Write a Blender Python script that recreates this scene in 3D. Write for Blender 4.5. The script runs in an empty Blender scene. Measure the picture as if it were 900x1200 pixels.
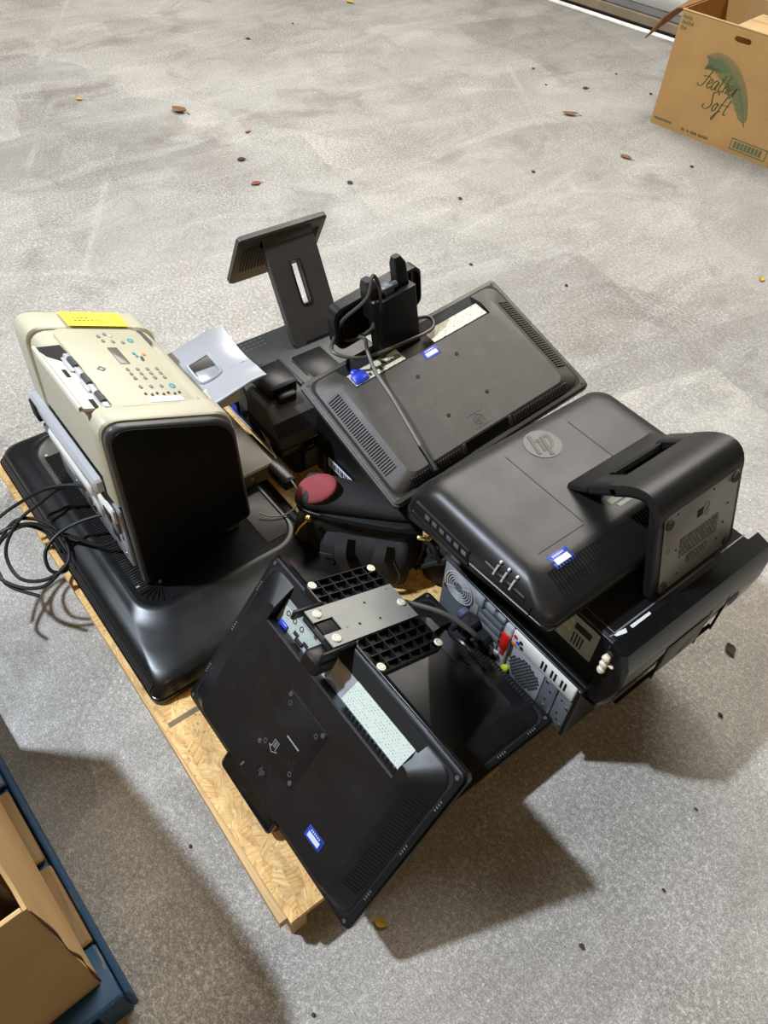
import bpy, bmesh, math, random
from math import sin, cos, pi, radians as R
from mathutils import Matrix, Vector, Euler
random.seed(7)
S = bpy.context.scene
COL = S.collection

# ------------------------------------------------------------------ camera, world, light, exposure
cam_d = bpy.data.cameras.new('camera'); cam = bpy.data.objects.new('camera', cam_d); COL.objects.link(cam)
cam_d.sensor_fit = 'VERTICAL'; cam_d.sensor_height = 36.0; cam_d.lens = 930 / 1200 * 36.0
cam_d.clip_start = .05; cam_d.clip_end = 100
CR = ((0.61415984, -0.61243049, 0.49773143), (0.78759642, 0.43569534, -0.43573093), (0.04999564, 0.65961994, 0.74993465))
cam.matrix_world = Matrix.Translation((0.34389, -0.1522, 1.6)) @ Matrix(CR).to_4x4()
S.camera = cam
S.view_settings.view_transform = 'Standard'; S.view_settings.look = 'None'
S.view_settings.gamma = 1; S.view_settings.use_curve_mapping = False
S.view_settings.exposure = 0.0

wd = bpy.data.worlds.new('world'); S.world = wd; wd.use_nodes = True
bg = wd.node_tree.nodes['Background']; bg.inputs[0].default_value = (1.0, .66, .30, 1); bg.inputs[1].default_value = .045

def area(name, loc, aim, sx, sy, power, color):
    l = bpy.data.lights.new(name, 'AREA'); l.shape = 'RECTANGLE'; l.size = sx; l.size_y = sy; l.energy = power; l.color = color
    o = bpy.data.objects.new(name, l); COL.objects.link(o); o.location = loc
    o.rotation_euler = (Vector(aim) - Vector(loc)).to_track_quat('-Z', 'Y').to_euler()
    return o
area('high_bay_lamp', (-2.35, -2.15, 5.2), (-.2, .3, 0), .28, .20, 465, (.78, .88, 1.0))
area('far_fill_lamp', (-3.6, 4.6, 5.2), (-2.4, 3.0, 0), 5.0, 4.0, 640, (1.0, .95, .87))  # oversized fill added to lift the far floor and even the plastic sheen
area('side_fill_lamp', (3.6, -1.8, 5.2), (0, .3, 0), 1.2, .5, 45, (1.0, .70, .38))  # unseen warm fill added to brighten faces on the camera side
area('door_daylight', (-3.0, 5.6, 1.6), (-3.0, 4.6, 0), 3.0, .6, 110, (1, 1, 1))

# ------------------------------------------------------------------ materials
def lin(c):
    c = c / 255.0
    return c / 12.92 if c <= .04045 else ((c + .055) / 1.055) ** 2.4
def rgb(r, g, b): return (lin(r), lin(g), lin(b), 1)
class NT:
    def __init__(s, name):
        s.m = bpy.data.materials.new(name); s.m.use_nodes = True; s.t = s.m.node_tree; s.n = s.t.nodes; s.l = s.t.links
        s.b = s.n['Principled BSDF']
    def node(s, t, **k):
        n = s.n.new(t)
        for a, v in k.items():
            if a[0] == '_': setattr(n, a[1:], v)
            else: n.inputs[a].default_value = v
        return n
    def coord(s, scale=(1, 1, 1), rot=(0, 0, 0), out='Object', loc=(0, 0, 0)):
        tc = s.n.new('ShaderNodeTexCoord'); mp = s.n.new('ShaderNodeMapping')
        mp.inputs['Scale'].default_value = scale; mp.inputs['Rotation'].default_value = rot; mp.inputs['Location'].default_value = loc
        s.l.new(tc.outputs[out], mp.inputs[0]); return mp.outputs[0]
    def noise(s, vec, scale, detail=4, rough=.55, dist=0):
        n = s.node('ShaderNodeTexNoise', Scale=scale, Detail=detail, Roughness=rough, Distortion=dist); s.l.new(vec, n.inputs['Vector']); return n.outputs[0]
    def ramp(s, fac, stops):
        r = s.n.new('ShaderNodeValToRGB'); e = r.color_ramp.elements
        while len(e) < len(stops): e.new(.5)
        for i, (p, c) in enumerate(stops): e[i].position = p; e[i].color = c if len(c) == 4 else (*c, 1)
        s.l.new(fac, r.inputs[0]); return r.outputs[0]
    def mix(s, f, a, b, mode='MIX'):
        n = s.n.new('ShaderNodeMix'); n.data_type = 'RGBA'; n.blend_type = mode
        for i, v in ((0, f), (6, a), (7, b)):
            if hasattr(v, 'is_linked'): s.l.new(v, n.inputs[i])
            else: n.inputs[i].default_value = v
        return n.outputs[2]
    def math(s, op, a, b=0):
        n = s.n.new('ShaderNodeMath'); n.operation = op
        for i, v in ((0, a), (1, b)):
            if hasattr(v, 'is_linked'): s.l.new(v, n.inputs[i])
            else: n.inputs[i].default_value = v
        return n.outputs[0]
    def bump(s, h, st=.2, dist=.002):
        n = s.node('ShaderNodeBump', Strength=st, Distance=dist); s.l.new(h, n.inputs['Height']); s.l.new(n.outputs[0], s.b.inputs['Normal'])
    def set(s, **k):
        for a, v in k.items():
            a = a.replace('_', ' ')
            if hasattr(v, 'is_linked'): s.l.new(v, s.b.inputs[a])
            else: s.b.inputs[a].default_value = v
def plastic(name, c, rough=.45, grain=0., metal=0., var=.12, gs=900, dust=0., spec=.5):
    t = NT(name); v = t.coord()
    n = t.noise(v, 9, 5); dark = tuple(x * (1 - var) for x in c[:3]) + (1,); lite = tuple(min(1, x * (1 + var)) for x in c[:3]) + (1,)
    col = t.ramp(n, [(.3, dark), (.7, lite)])
    if dust:
        d = t.noise(v, 22, 8, .7); dm = t.ramp(d, [(.5, (0, 0, 0)), (.75, (dust, dust, dust))])
        col = t.mix(dm, col, rgb(150, 140, 125))
    r2 = t.ramp(t.noise(v, 14, 4), [(.3, (rough * .9,) * 3), (.7, (min(1, rough * 1.12),) * 3)])
    t.set(Base_Color=col, Roughness=r2, Metallic=metal, Specular_IOR_Level=spec)
    if grain: t.bump(t.noise(v, gs, 2), grain, .0006)
    return t.m
M = {}
M['black'] = plastic('black_plastic', rgb(20, 20, 22), .40, .35, dust=.02, spec=.4)
M['black_gloss'] = plastic('black_gloss_plastic', rgb(18, 18, 19), .16, dust=.03)
M['black_satin'] = plastic('black_satin_plastic', rgb(21, 21, 22), .33, .2, dust=.02)
M['black_deep'] = plastic('recess_black', rgb(9, 9, 9), .7)
M['grey_black'] = plastic('charcoal_plastic', rgb(68, 63, 57), .48, .5, dust=.10)
M['aio'] = plastic('soft_black_plastic', rgb(29, 28, 27), .36, .25, dust=.02, spec=.38)
M['charcoal'] = plastic('warm_charcoal_plastic', rgb(66, 63, 60), .5, .25, dust=.06)
M['printer_black'] = plastic('printer_black_panel', rgb(8, 8, 8), .55, .2, spec=.25)
M['printer_grey'] = plastic('printer_dark_grey', rgb(70, 70, 72), .4)
M['beige'] = plastic('beige_plastic', rgb(190, 184, 160), .42, .12, var=.04)
M['beige_light'] = plastic('light_beige_plastic', rgb(208, 204, 188), .4, .1, var=.04)
M['silver'] = plastic('silver_plastic', rgb(196, 198, 202), .3, .1, metal=.25, var=.05)
M['white'] = plastic('white_plastic', rgb(226, 226, 222), .4, var=.05)
M['steel'] = plastic('galvanised_steel', rgb(172, 178, 184), .36, .1, metal=.35, var=.1)
M['steel_dark'] = plastic('dull_steel', rgb(112, 118, 124), .42, .1, metal=.25, var=.15)
M['plate_grey'] = plastic('painted_metal_plate', rgb(150, 150, 146), .38, .1, metal=.35, var=.05, dust=.06)
M['chrome'] = plastic('chrome', rgb(225, 225, 225), .12, metal=1., var=.02)
M['brass'] = plastic('brass_pull', rgb(205, 175, 110), .25, metal=1.)
M['rubber'] = plastic('cream_rubber', rgb(232, 222, 196), .6, var=.05)
M['rubber_dark'] = plastic('grey_rubber', rgb(72, 70, 66), .7)
M['pencil'] = plastic('grey_pencil', rgb(118, 100, 76), .8)
M['button_grey'] = plastic('grey_buttons', rgb(120, 118, 110), .4)
M['blue_grey'] = plastic('slate_blue_plastic', rgb(72, 84, 104), .4)
M['tv_step'] = plastic('warm_grey_plastic', rgb(112, 104, 90), .4, .2)
M['cable'] = plastic('black_cable', rgb(20, 20, 20), .35)
M['cable_grey'] = plastic('grey_cable', rgb(78, 74, 68), .45)
M['cable_white'] = plastic('white_cable', rgb(150, 147, 138), .45)
M['red'] = plastic('red_plastic', rgb(196, 30, 28), .35)
M['blue'] = plastic('blue_plastic', rgb(44, 62, 190), .4)
M['green'] = plastic('teal_button', rgb(60, 150, 160), .35)
M['yellow_green'] = plastic('yellow_green_plastic', rgb(180, 185, 40), .4)
M['orange'] = plastic('orange_plastic', rgb(210, 130, 40), .4)
M['note'] = plastic('yellow_paper', rgb(246, 222, 70), .8, var=.03)
M['sticker_blue'] = plastic('blue_sticker', rgb(32, 60, 158), .4, var=.03)
M['sticker_white'] = plastic('white_sticker', rgb(205, 211, 226), .5, var=.03)
M['lcd'] = plastic('lcd_glass', rgb(104, 100, 88), .2)
M['nylon'] = plastic('black_nylon', rgb(24, 24, 25), .75, .8, gs=1500, dust=.06)
M['nylon_soft'] = plastic('black_padded_nylon', rgb(33, 32, 32), .7, .8, gs=1200, dust=.06)
M['red_cloth'] = plastic('dusty_red_cloth', rgb(140, 62, 66), .85, .6, gs=800, var=.2)
M['leaf'] = plastic('dead_leaf', rgb(132, 94, 58), .8, .3, var=.35)
M['leaf_dark'] = plastic('dark_leaf', rgb(66, 50, 38), .8, .3, var=.3)
M['leaf_yellow'] = plastic('yellow_leaf', rgb(196, 160, 60), .7, var=.2)
M['leaf_red'] = plastic('red_leaf', rgb(140, 66, 44), .7, var=.2)
M['ink_green'] = plastic('green_ink', rgb(104, 114, 76), .8, var=.1)
M['ink_brown'] = plastic('dark_green_ink', rgb(84, 84, 44), .8, var=.1)
M['edge_dark'] = plastic('torn_board_edge', rgb(92, 62, 34), .9, var=.3)
M['ink_black'] = plastic('black_ink', rgb(30, 32, 34), .7)
M['door_white'] = plastic('painted_door_metal', rgb(205, 200, 190), .5, var=.08, dust=.3)
M['door_grey'] = plastic('grey_door_metal', rgb(150, 148, 145), .4, metal=.3, var=.1)
M['door_brown'] = plastic('dusty_bottom_rail', rgb(150, 132, 108), .6, var=.15)
M['wall'] = plastic('painted_block_wall', rgb(190, 182, 168), .8, var=.06)

def card(name, c):
    t = NT(name); v = t.coord((1, 1, 1)); v2 = t.coord((1, 1, 14))
    a = t.noise(v, 5, 5); f = t.noise(v2, 60, 3)
    col = t.mix(t.ramp(a, [(.35, (0, 0, 0)), (.7, (1, 1, 1))]), tuple(x * .88 for x in c[:3]) + (1,), tuple(min(1, x * 1.06) for x in c[:3]) + (1,))
    col = t.mix(.12, col, t.ramp(f, [(.3, tuple(x * .6 for x in c[:3])), (.7, tuple(min(1, x * 1.3) for x in c[:3]))]))
    t.set(Base_Color=col, Roughness=.85, Specular_IOR_Level=.2); t.bump(f, .1, .0006); return t.m
M['card'] = card('kraft_cardboard', rgb(196, 152, 96))
M['card_light'] = card('pale_cardboard', rgb(205, 172, 124))
M['card_tan'] = card('tan_cardboard', rgb(190, 156, 108))
M['card_in'] = card('inner_cardboard', rgb(150, 108, 66))

def wood(name, c, rough=.7):
    t = NT(name); v = t.coord((3, 40, 40)); a = t.noise(v, 3, 6, .6, .6)
    col = t.ramp(a, [(.25, tuple(x * .6 for x in c[:3])), (.5, c[:3]), (.75, tuple(min(1, x * 1.25) for x in c[:3]))])
    t.set(Base_Color=col, Roughness=rough); t.bump(a, .3, .001); return t.m
M['wood'] = wood('pale_pine', rgb(200, 168, 118))
M['wood_old'] = wood('weathered_board', rgb(132, 104, 66))
def paintwood(name, c):
    t = NT(name); v = t.coord((4, 30, 30)); a = t.noise(v, 4, 8, .7); w = t.ramp(a, [(.57, (0, 0, 0)), (.66, (1, 1, 1))])
    t.set(Base_Color=t.mix(w, c, rgb(120, 105, 85)), Roughness=.6); t.bump(a, .3, .001); return t.m
M['blue_paint'] = paintwood('blue_pallet_paint', rgb(22, 68, 104))

def osb():
    """strands: each Voronoi cell gets its own grain direction and tone"""
    t = NT('oriented_strand_board')
    col = None
    for i, (sx, sy, a0) in enumerate(((20, 46, .3), (17, 38, 1.3), (24, 52, 2.3))):
        v = t.coord((sx, sy, 3), (0, 0, a0), loc=(i * 3.1, i * 1.7, 0))
        nz = t.node('ShaderNodeTexNoise', Scale=1.1, Detail=3); t.l.new(v, nz.inputs['Vector'])
        ad = t.n.new('ShaderNodeVectorMath'); ad.operation = 'MULTIPLY_ADD'; t.l.new(nz.outputs['Color'], ad.inputs[0]); ad.inputs[1].default_value = (.9, .9, 0); t.l.new(v, ad.inputs[2])
        vo = t.n.new('ShaderNodeTexVoronoi'); vo.inputs['Scale'].default_value = 1; t.l.new(ad.outputs[0], vo.inputs['Vector'])
        sep = t.n.new('ShaderNodeSeparateColor'); t.l.new(vo.outputs['Color'], sep.inputs[0])
        rt = t.n.new('ShaderNodeVectorRotate'); rt.rotation_type = 'Z_AXIS'; t.l.new(t.coord((1, 1, 1)), rt.inputs['Vector'])
        t.l.new(t.math('MULTIPLY', sep.outputs[0], 2.6), rt.inputs['Angle'])
        mp = t.n.new('ShaderNodeMapping'); mp.inputs['Scale'].default_value = (20, 240, 30); t.l.new(rt.outputs[0], mp.inputs[0])
        g = t.noise(mp.outputs[0], 1, 5, .65, .4)
        tone = t.ramp(sep.outputs[2], [(0, rgb(190, 140, 74)), (.25, rgb(214, 168, 98)), (.7, rgb(228, 188, 120)), (1, rgb(240, 208, 148))])
        c = t.mix(.62, tone, t.ramp(g, [(.3, rgb(150, 98, 44)), (.48, rgb(220, 176, 108)), (.7, rgb(246, 222, 168))]))
        ed = t.ramp(vo.outputs['Distance'], [(.5, (0, 0, 0)), (.8, (.45, .45, .45))]); c = t.mix(ed, c, rgb(150, 100, 48))
        if col is None: col = c; hs = g
        else: col = t.mix(t.math('LESS_THAN', sep.outputs[1], .42), col, c)
    dk = t.ramp(t.noise(t.coord((70, 70, 8)), 1, 5, .7), [(.60, (0, 0, 0)), (.70, (.75, .75, .75))])
    col = t.mix(dk, col, rgb(104, 66, 28))
    t.set(Base_Color=col, Roughness=.55); t.bump(hs, .3, .001); return t.m
M['osb'] = osb()

def concrete():
    t = NT('worn_concrete'); v = t.coord()
    k = lambda x: (x, x, x)
    base = t.ramp(t.noise(v, .9, 7, .62, .5), [(.28, rgb(150, 145, 139)), (.5, rgb(176, 172, 166)), (.72, rgb(198, 195, 189))])
    sw = t.ramp(t.noise(t.coord((2.4, .8, 1), (0, 0, .5)), 2.4, 9, .7, 1.2), [(.46, k(0)), (.68, k(.65))])            # pale wipes
    base = t.mix(sw, base, rgb(206, 203, 198))
    st = t.ramp(t.noise(v, 2.9, 8, .68, .6), [(.53, k(0)), (.66, k(.5)), (.8, k(.7))]); base = t.mix(st, base, rgb(118, 110, 102))   # smudges
    br = t.ramp(t.noise(t.coord(loc=(5, 3, 0)), 1.4, 6, .7), [(.55, k(0)), (.75, k(.28))]); base = t.mix(br, base, rgb(150, 120, 92))   # rusty tint
    vo = t.n.new('ShaderNodeTexVoronoi'); vo.distance = 'CHEBYCHEV'; vo.inputs['Scale'].default_value = 1.35; vo.inputs['Randomness'].default_value = .9
    t.l.new(t.coord(rot=(0, 0, .22)), vo.inputs['Vector']); sp = t.n.new('ShaderNodeSeparateColor'); t.l.new(vo.outputs['Color'], sp.inputs[0])
    base = t.mix(.17, base, t.ramp(sp.outputs[0], [(0, rgb(104, 100, 96)), (1, rgb(224, 221, 214))]))                   # scraped rectangles
    v2 = t.n.new('ShaderNodeTexVoronoi'); v2.distance = 'CHEBYCHEV'; v2.feature = 'DISTANCE_TO_EDGE' if False else 'F1'; v2.inputs['Scale'].default_value = .8
    t.l.new(t.coord(rot=(0, 0, .55), loc=(.4, .1, 0)), v2.inputs['Vector'])
    ln = t.ramp(v2.outputs['Distance'], [(.49, k(0)), (.5, k(.30)), (.512, k(.30)), (.522, k(0))]); ln = t.mix(t.ramp(t.noise(v, 2, 3), [(.45, k(0)), (.6, k(1))]), (0, 0, 0, 1), ln)
    base = t.mix(ln, base, rgb(215, 213, 208))                                                                      # pale straight residue lines
    g1 = t.noise(v, 95, 9, .85); g2 = t.noise(v, 300, 4, .8)
    amt = t.ramp(t.noise(v, 1.7, 4), [(.35, k(.22)), (.65, k(.56))])
    base = t.mix(amt, base, t.ramp(g1, [(.38, rgb(24, 24, 24)), (.5, rgb(140, 138, 136)), (.62, rgb(250, 250, 247))]), 'OVERLAY')
    base = t.mix(.45, base, t.ramp(g2, [(.36, rgb(40, 40, 40)), (.5, rgb(150, 148, 145)), (.64, rgb(250, 250, 247))]), 'OVERLAY')
    lt = t.ramp(t.noise(v, 130, 2, .5), [(.70, k(0)), (.74, k(.7))]); base = t.mix(lt, base, rgb(226, 225, 221))
    cl = t.ramp(t.noise(t.coord(loc=(2, 7, 0)), 2.6, 4, .6), [(.45, k(0)), (.62, k(1))])
    dk = t.ramp(t.noise(v, 62, 6, .7), [(.62, k(0)), (.70, k(.8))]); dk = t.mix(cl, (0, 0, 0, 1), dk)
    base = t.mix(dk, base, rgb(92, 74, 56))
    t.set(Base_Color=base, Roughness=t.ramp(t.noise(v, 3, 5), [(.3, k(.42)), (.7, k(.62))]), Specular_IOR_Level=.4)
    t.bump(g1, .22, .002); return t.m
M['concrete'] = concrete()

def printed(name, paper, ink, bw=.010, rh=.0062, bias=-.1):
    """paper covered with lines of illegibly small print"""
    t = NT(name); v = t.coord()
    b = t.n.new('ShaderNodeTexBrick'); t.l.new(v, b.inputs['Vector'])
    b.inputs['Color1'].default_value = ink; b.inputs['Color2'].default_value = paper; b.inputs['Mortar'].default_value = paper
    b.inputs['Scale'].default_value = 1; b.inputs['Brick Width'].default_value = bw; b.inputs['Row Height'].default_value = rh
    b.inputs['Mortar Size'].default_value = rh * .28; b.inputs['Bias'].default_value = bias
    t.set(Base_Color=b.outputs[0], Roughness=.5); return t.m
M['print'] = printed('small_print_label', rgb(178, 188, 178), rgb(138, 146, 138), .0065, .0045)
M['print_tan'] = printed('small_print_cream', rgb(204, 200, 176), rgb(120, 116, 100), .012, .006, .1)
M['print_dark'] = printed('small_print_grey', rgb(72, 72, 70), rgb(176, 176, 172), .009, .007, -.1)

# ------------------------------------------------------------------ mesh helpers
def rr(x0, x1, y0, y1, r, z, n=5):
    r = max(1e-4, min(r, (x1 - x0) / 2 - 1e-4, (y1 - y0) / 2 - 1e-4)); o = []
    for cx, cy, a0 in ((x1 - r, y0 + r, -pi / 2), (x1 - r, y1 - r, 0), (x0 + r, y1 - r, pi / 2), (x0 + r, y0 + r, pi)):
        for k in range(n + 1):
            a = a0 + pi / 2 * k / n; o.append((cx + r * cos(a), cy + r * sin(a), z))
    return o
def catmull(pts, n=8, closed=False):
    P = [Vector(p) for p in pts]; o = []; N = len(P)
    for i in range(N if closed else N - 1):
        g = (lambda k: P[k % N]) if closed else (lambda k: P[max(0, min(N - 1, k))])
        a, b, c, d = g(i - 1), g(i), g(i + 1), g(i + 2)
        for k in range(n):
            t = k / n
            o.append(.5 * ((2 * b) + (c - a) * t + (2 * a - 5 * b + 4 * c - d) * t * t + (3 * b - a - 3 * c + d) * t ** 3))
    if not closed: o.append(P[-1])
    return o
def frame(o, x, y):
    x = Vector(x).normalized(); y = Vector(y); z = x.cross(y).normalized(); y = z.cross(x)
    m = Matrix((x, y, z)).transposed().to_4x4(); m.translation = Vector(o); return m
class MB:
    def __init__(s, m=None): s.v = []; s.f = []; s.seg = []; s.m = m or Matrix()
    def add(s, vs, fs, m=None):
        t = s.m @ m if m else s.m; b = len(s.v); s.seg.append((b, len(s.f)))
        flip = t.determinant() < 0
        s.v += [tuple(t @ Vector(p)) for p in vs]
        s.f += [tuple(b + i for i in (reversed(f) if flip else f)) for f in fs]; return s
    def loft(s, rings, m=None, c0=True, c1=True, closed=True):
        n = len(rings[0]); vs = [p for r in rings for p in r]; fs = []
        for k in range(len(rings) - 1):
            for i in range(n if closed else n - 1):
                j = (i + 1) % n; fs.append((k * n + i, k * n + j, (k + 1) * n + j, (k + 1) * n + i))
        if c0: fs.append(tuple(reversed(range(n))))
        if c1: fs.append(tuple((len(rings) - 1) * n + i for i in range(n)))
        return s.add(vs, fs, m)
    def box(s, x0, y0, z0, x1, y1, z1, b=0, m=None):
        if b:
            b = min(b, (x1 - x0) * .45, (y1 - y0) * .45, (z1 - z0) * .45)
            q = lambda i, z: rr(x0 + i, x1 - i, y0 + i, y1 - i, b, z, 1)
            return s.loft([q(b, z0), q(0, z0 + b), q(0, z1 - b), q(b, z1)], m)
        q = lambda z: [(x0, y0, z), (x1, y0, z), (x1, y1, z), (x0, y1, z)]
        return s.loft([q(z0), q(z1)], m)
    def rbox(s, x0, x1, y0, y1, z0, z1, r=.01, b=.002, m=None, n=5):
        q = lambda i, z: rr(x0 + i, x1 - i, y0 + i, y1 - i, r, z, n)
        return s.loft([q(b, z0), q(0, z0 + b), q(0, z1 - b), q(b, z1)], m)
    def prism(s, pts, z0, z1, m=None):
        return s.loft([[(x, y, z0) for x, y in pts], [(x, y, z1) for x, y in pts]], m)
    def cyl(s, c, r, h, n=16, m=None, r2=None, b=0):
        r2 = r if r2 is None else r2
        ring = lambda q, z: [(c[0] + q * cos(2 * pi * k / n), c[1] + q * sin(2 * pi * k / n), c[2] + z) for k in range(n)]
        L = [ring(r, 0), ring(r2, h)] if not b else [ring(r, 0), ring(r2, h - b), ring(r2 - b, h)]
        return s.loft(L, m)
    def ringdisc(s, c, ri, ro, h, n=24, m=None):
        q = lambda r, z: [(c[0] + r * cos(2 * pi * k / n), c[1] + r * sin(2 * pi * k / n), c[2] + z) for k in range(n)]
        return s.loft([q(ri, 0), q(ri, h), q(ro, h), q(ro, 0), q(ri, 0)], m, False, False)
    def tube(s, path, r, n=8, m=None, closed=False, smooth=6):
        P = catmull(path, smooth, closed) if smooth else [Vector(p) for p in path]
        N = len(P); rings = []; up = None
        for i in range(N):
            a = P[(i - 1) % N] if closed or i > 0 else P[i]; b = P[(i + 1) % N] if closed or i < N - 1 else P[i]
            t = (b - a).normalized()
            if up is None: up = t.orthogonal().normalized()
            up = (up - t * up.dot(t)).normalized(); w = t.cross(up)
            rad = r(i / (N - 1)) if callable(r) else r
            rings.append([P[i] + (up * cos(2 * pi * k / n) + w * sin(2 * pi * k / n)) * rad for k in range(n)])
        if closed: rings.append(rings[0])
        return s.loft(rings, m, not closed, not closed)
    def ribbon(s, path, wd, h, m=None, smooth=5):
        """flat pen stroke in the xy plane"""
        P = catmull([(p[0], p[1], 0) for p in path], smooth); rings = []
        for i, p in enumerate(P):
            t = P[min(i + 1, len(P) - 1)] - P[max(i - 1, 0)]; t = t.normalized() if t.length > 1e-9 else Vector((1, 0, 0))
            nrm = Vector((-t.y, t.x, 0)); w = (wd(i / (len(P) - 1), t) if callable(wd) else wd) / 2
            a, b = p - nrm * w, p + nrm * w
            rings.append([(a.x, a.y, 0), (b.x, b.y, 0), (b.x, b.y, h), (a.x, a.y, h)])
        return s.loft(rings, m)
    def sphere(s, c, r, m=None, n=12, k=8, sc=(1, 1, 1)):
        rings = []
        for i in range(1, k):
            a = -pi / 2 + pi * i / k
            rings.append([(c[0] + r * sc[0] * cos(a) * cos(2 * pi * j / n), c[1] + r * sc[1] * cos(a) * sin(2 * pi * j / n), c[2] + r * sc[2] * sin(a)) for j in range(n)])
        return s.loft(rings, m)
    def build(s, name, mat, parent=None, ang=38, label=None):
        me = bpy.data.meshes.new(name); me.from_pydata(s.v, [], s.f)
        bm = bmesh.new(); bm.from_mesh(me); bmesh.ops.recalc_face_normals(bm, faces=bm.faces); bm.to_mesh(me); bm.free()
        me.polygons.foreach_set('use_smooth', [True] * len(me.polygons)); me.set_sharp_from_angle(angle=R(ang))
        me.materials.append(M[mat] if isinstance(mat, str) else mat); me.update()
        o = bpy.data.objects.new(name, me); COL.objects.link(o)
        if parent: o.parent = parent
        if label: o['label'] = label
        return o
def stuff(o): o['kind'] = 'stuff'; return o
def tag(o, label, cat, group=None):
    o['label'] = label; o['category'] = cat
    if group: o['group'] = group
    return o
def thing(name, label, cat, loc=(0, 0, 0), rot=(0, 0, 0), group=None):
    o = bpy.data.objects.new(name, None); COL.objects.link(o); o.empty_display_size = .05
    o.location = loc; o.rotation_euler = rot; return tag(o, label, cat, group)
def struct(o): o['kind'] = 'structure'; return o
ONE_PIECE = {'neck', 'latch_block', 'stand_hinge', 'video_plug', 'stand_arm', 'hinge', 'bright_clip', 'badge', 'emblem', 'broken_clip', 'lever', 'prong', 'base',
             'front_wall', 'plate_logo', 'hinge_clip', 'fan_opening', 'case', 'emblem_letters'}
FINE = {'barcode', 'small_print', 'number_strip', 'spec_mark', 'handwriting', 'plate_stamp', 'mount_hole', 'rim_slot', 'bay_grid', 'bezel_print', 'port_icon', 'plate_hole', 'arrow_mark',
        'mount_edge', 'stitching', 'print_box', 'scuff', 'sticker_picture', 'plate_label', 'lettering', 'feather_print', 'bezel_line', 'fan_guard', 'handle_lip', 'hole'}
def part(name, mat, parent, fn, label=None, m=None, ang=38):
    flat = mat.startswith('print')
    b = MB(None if flat else m); q = fn(b)
    if isinstance(q, list) and len(q) > 1 and name not in ONE_PIECE and name not in FINE:      # separate pieces: one object each
        o = None
        for i, (v0, f0) in enumerate(b.seg):
            v1, f1 = b.seg[i + 1] if i + 1 < len(b.seg) else (len(b.v), len(b.f))
            c = MB(); c.v = b.v[v0:v1]; c.f = [tuple(k - v0 for k in f) for f in b.f[f0:f1]]
            p_ = c.build(name, mat, parent, ang, label); o = o or p_
            if flat and m: p_.matrix_local = m
        return o
    o = b.build(name, mat, parent, ang, label)
    if flat and m: o.matrix_local = m
    return stuff(o) if name in FINE else o
def ribs(b, u0, u1, v0, v1, pitch, duty, h, m=None, slant=0):
    """row of ribs stepping along u, each running along v"""
    n = max(1, int(round((u1 - u0) / pitch)))
    for k in range(n):
        u = u0 + (k + .5) * (u1 - u0) / n; w = pitch * duty / 2
        b.add([(u - w, v0, 0), (u + w, v0, 0), (u + w + slant, v1, 0), (u - w + slant, v1, 0), (u - w, v0, h), (u + w, v0, h), (u + w + slant, v1, h), (u - w + slant, v1, h)],
              [(0, 3, 2, 1), (4, 5, 6, 7), (0, 1, 5, 4), (1, 2, 6, 5), (2, 3, 7, 6), (3, 0, 4, 7)], m)
def grille(parent, m, u0, u1, v0, v1, pitch, mat='black', h=.0025, duty=.5, slant=0, under='black_deep'):
    bk = part('vent', under, parent, lambda b: b.box(u0, v0, -.002, u1, v1, .0006), m=m)
    b = MB(m); ribs(b, u0, u1, v0, v1, pitch, duty, h, slant=slant); stuff(b.build('vent_rib', mat, bk))
    return bk
def sticker(parent, m, w=.042, h=.024):
    o = part('asset_sticker', 'sticker_blue', parent, lambda b: b.rbox(-w / 2, w / 2, -h / 2, h / 2, 0, .0008, .002, .0002), m=m, label='blue asset sticker with a white number strip')
    part('number_strip', 'sticker_white', o, lambda b: b.box(-w * .36, -h * .3, .0008, w * .36, h * .12, .0012), m=m)
    part('number_strip', 'sticker_white', o, lambda b: [b.box(-w * .3 + k * w * .1, h * .25, .0008, -w * .3 + k * w * .1 + w * .06, h * .36, .0012) for k in range(6)], m=m)
    return o
def hp_mark(b, r, h=.0008, m=None):
    """round emblem letters: slanted h rising to the rim and p falling to the rim"""
    sl = .34; w = r * .2
    def st(pts, hh, sm=4): b.ribbon([(x * r + y * r * sl, y * r) for x, y in pts], w, hh, m=m, smooth=sm)
    st([(-.50, -.44), (-.50, .84)], h, 1); st([(-.50, .34), (-.24, .36), (-.10, .22), (-.10, -.44)], h * .93)
    st([(.16, -.84), (.16, .44)], h, 1); st([(.16, .34), (.42, .36), (.54, .22), (.54, -.16), (.42, -.34), (.16, -.34)], h * .93)

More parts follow.
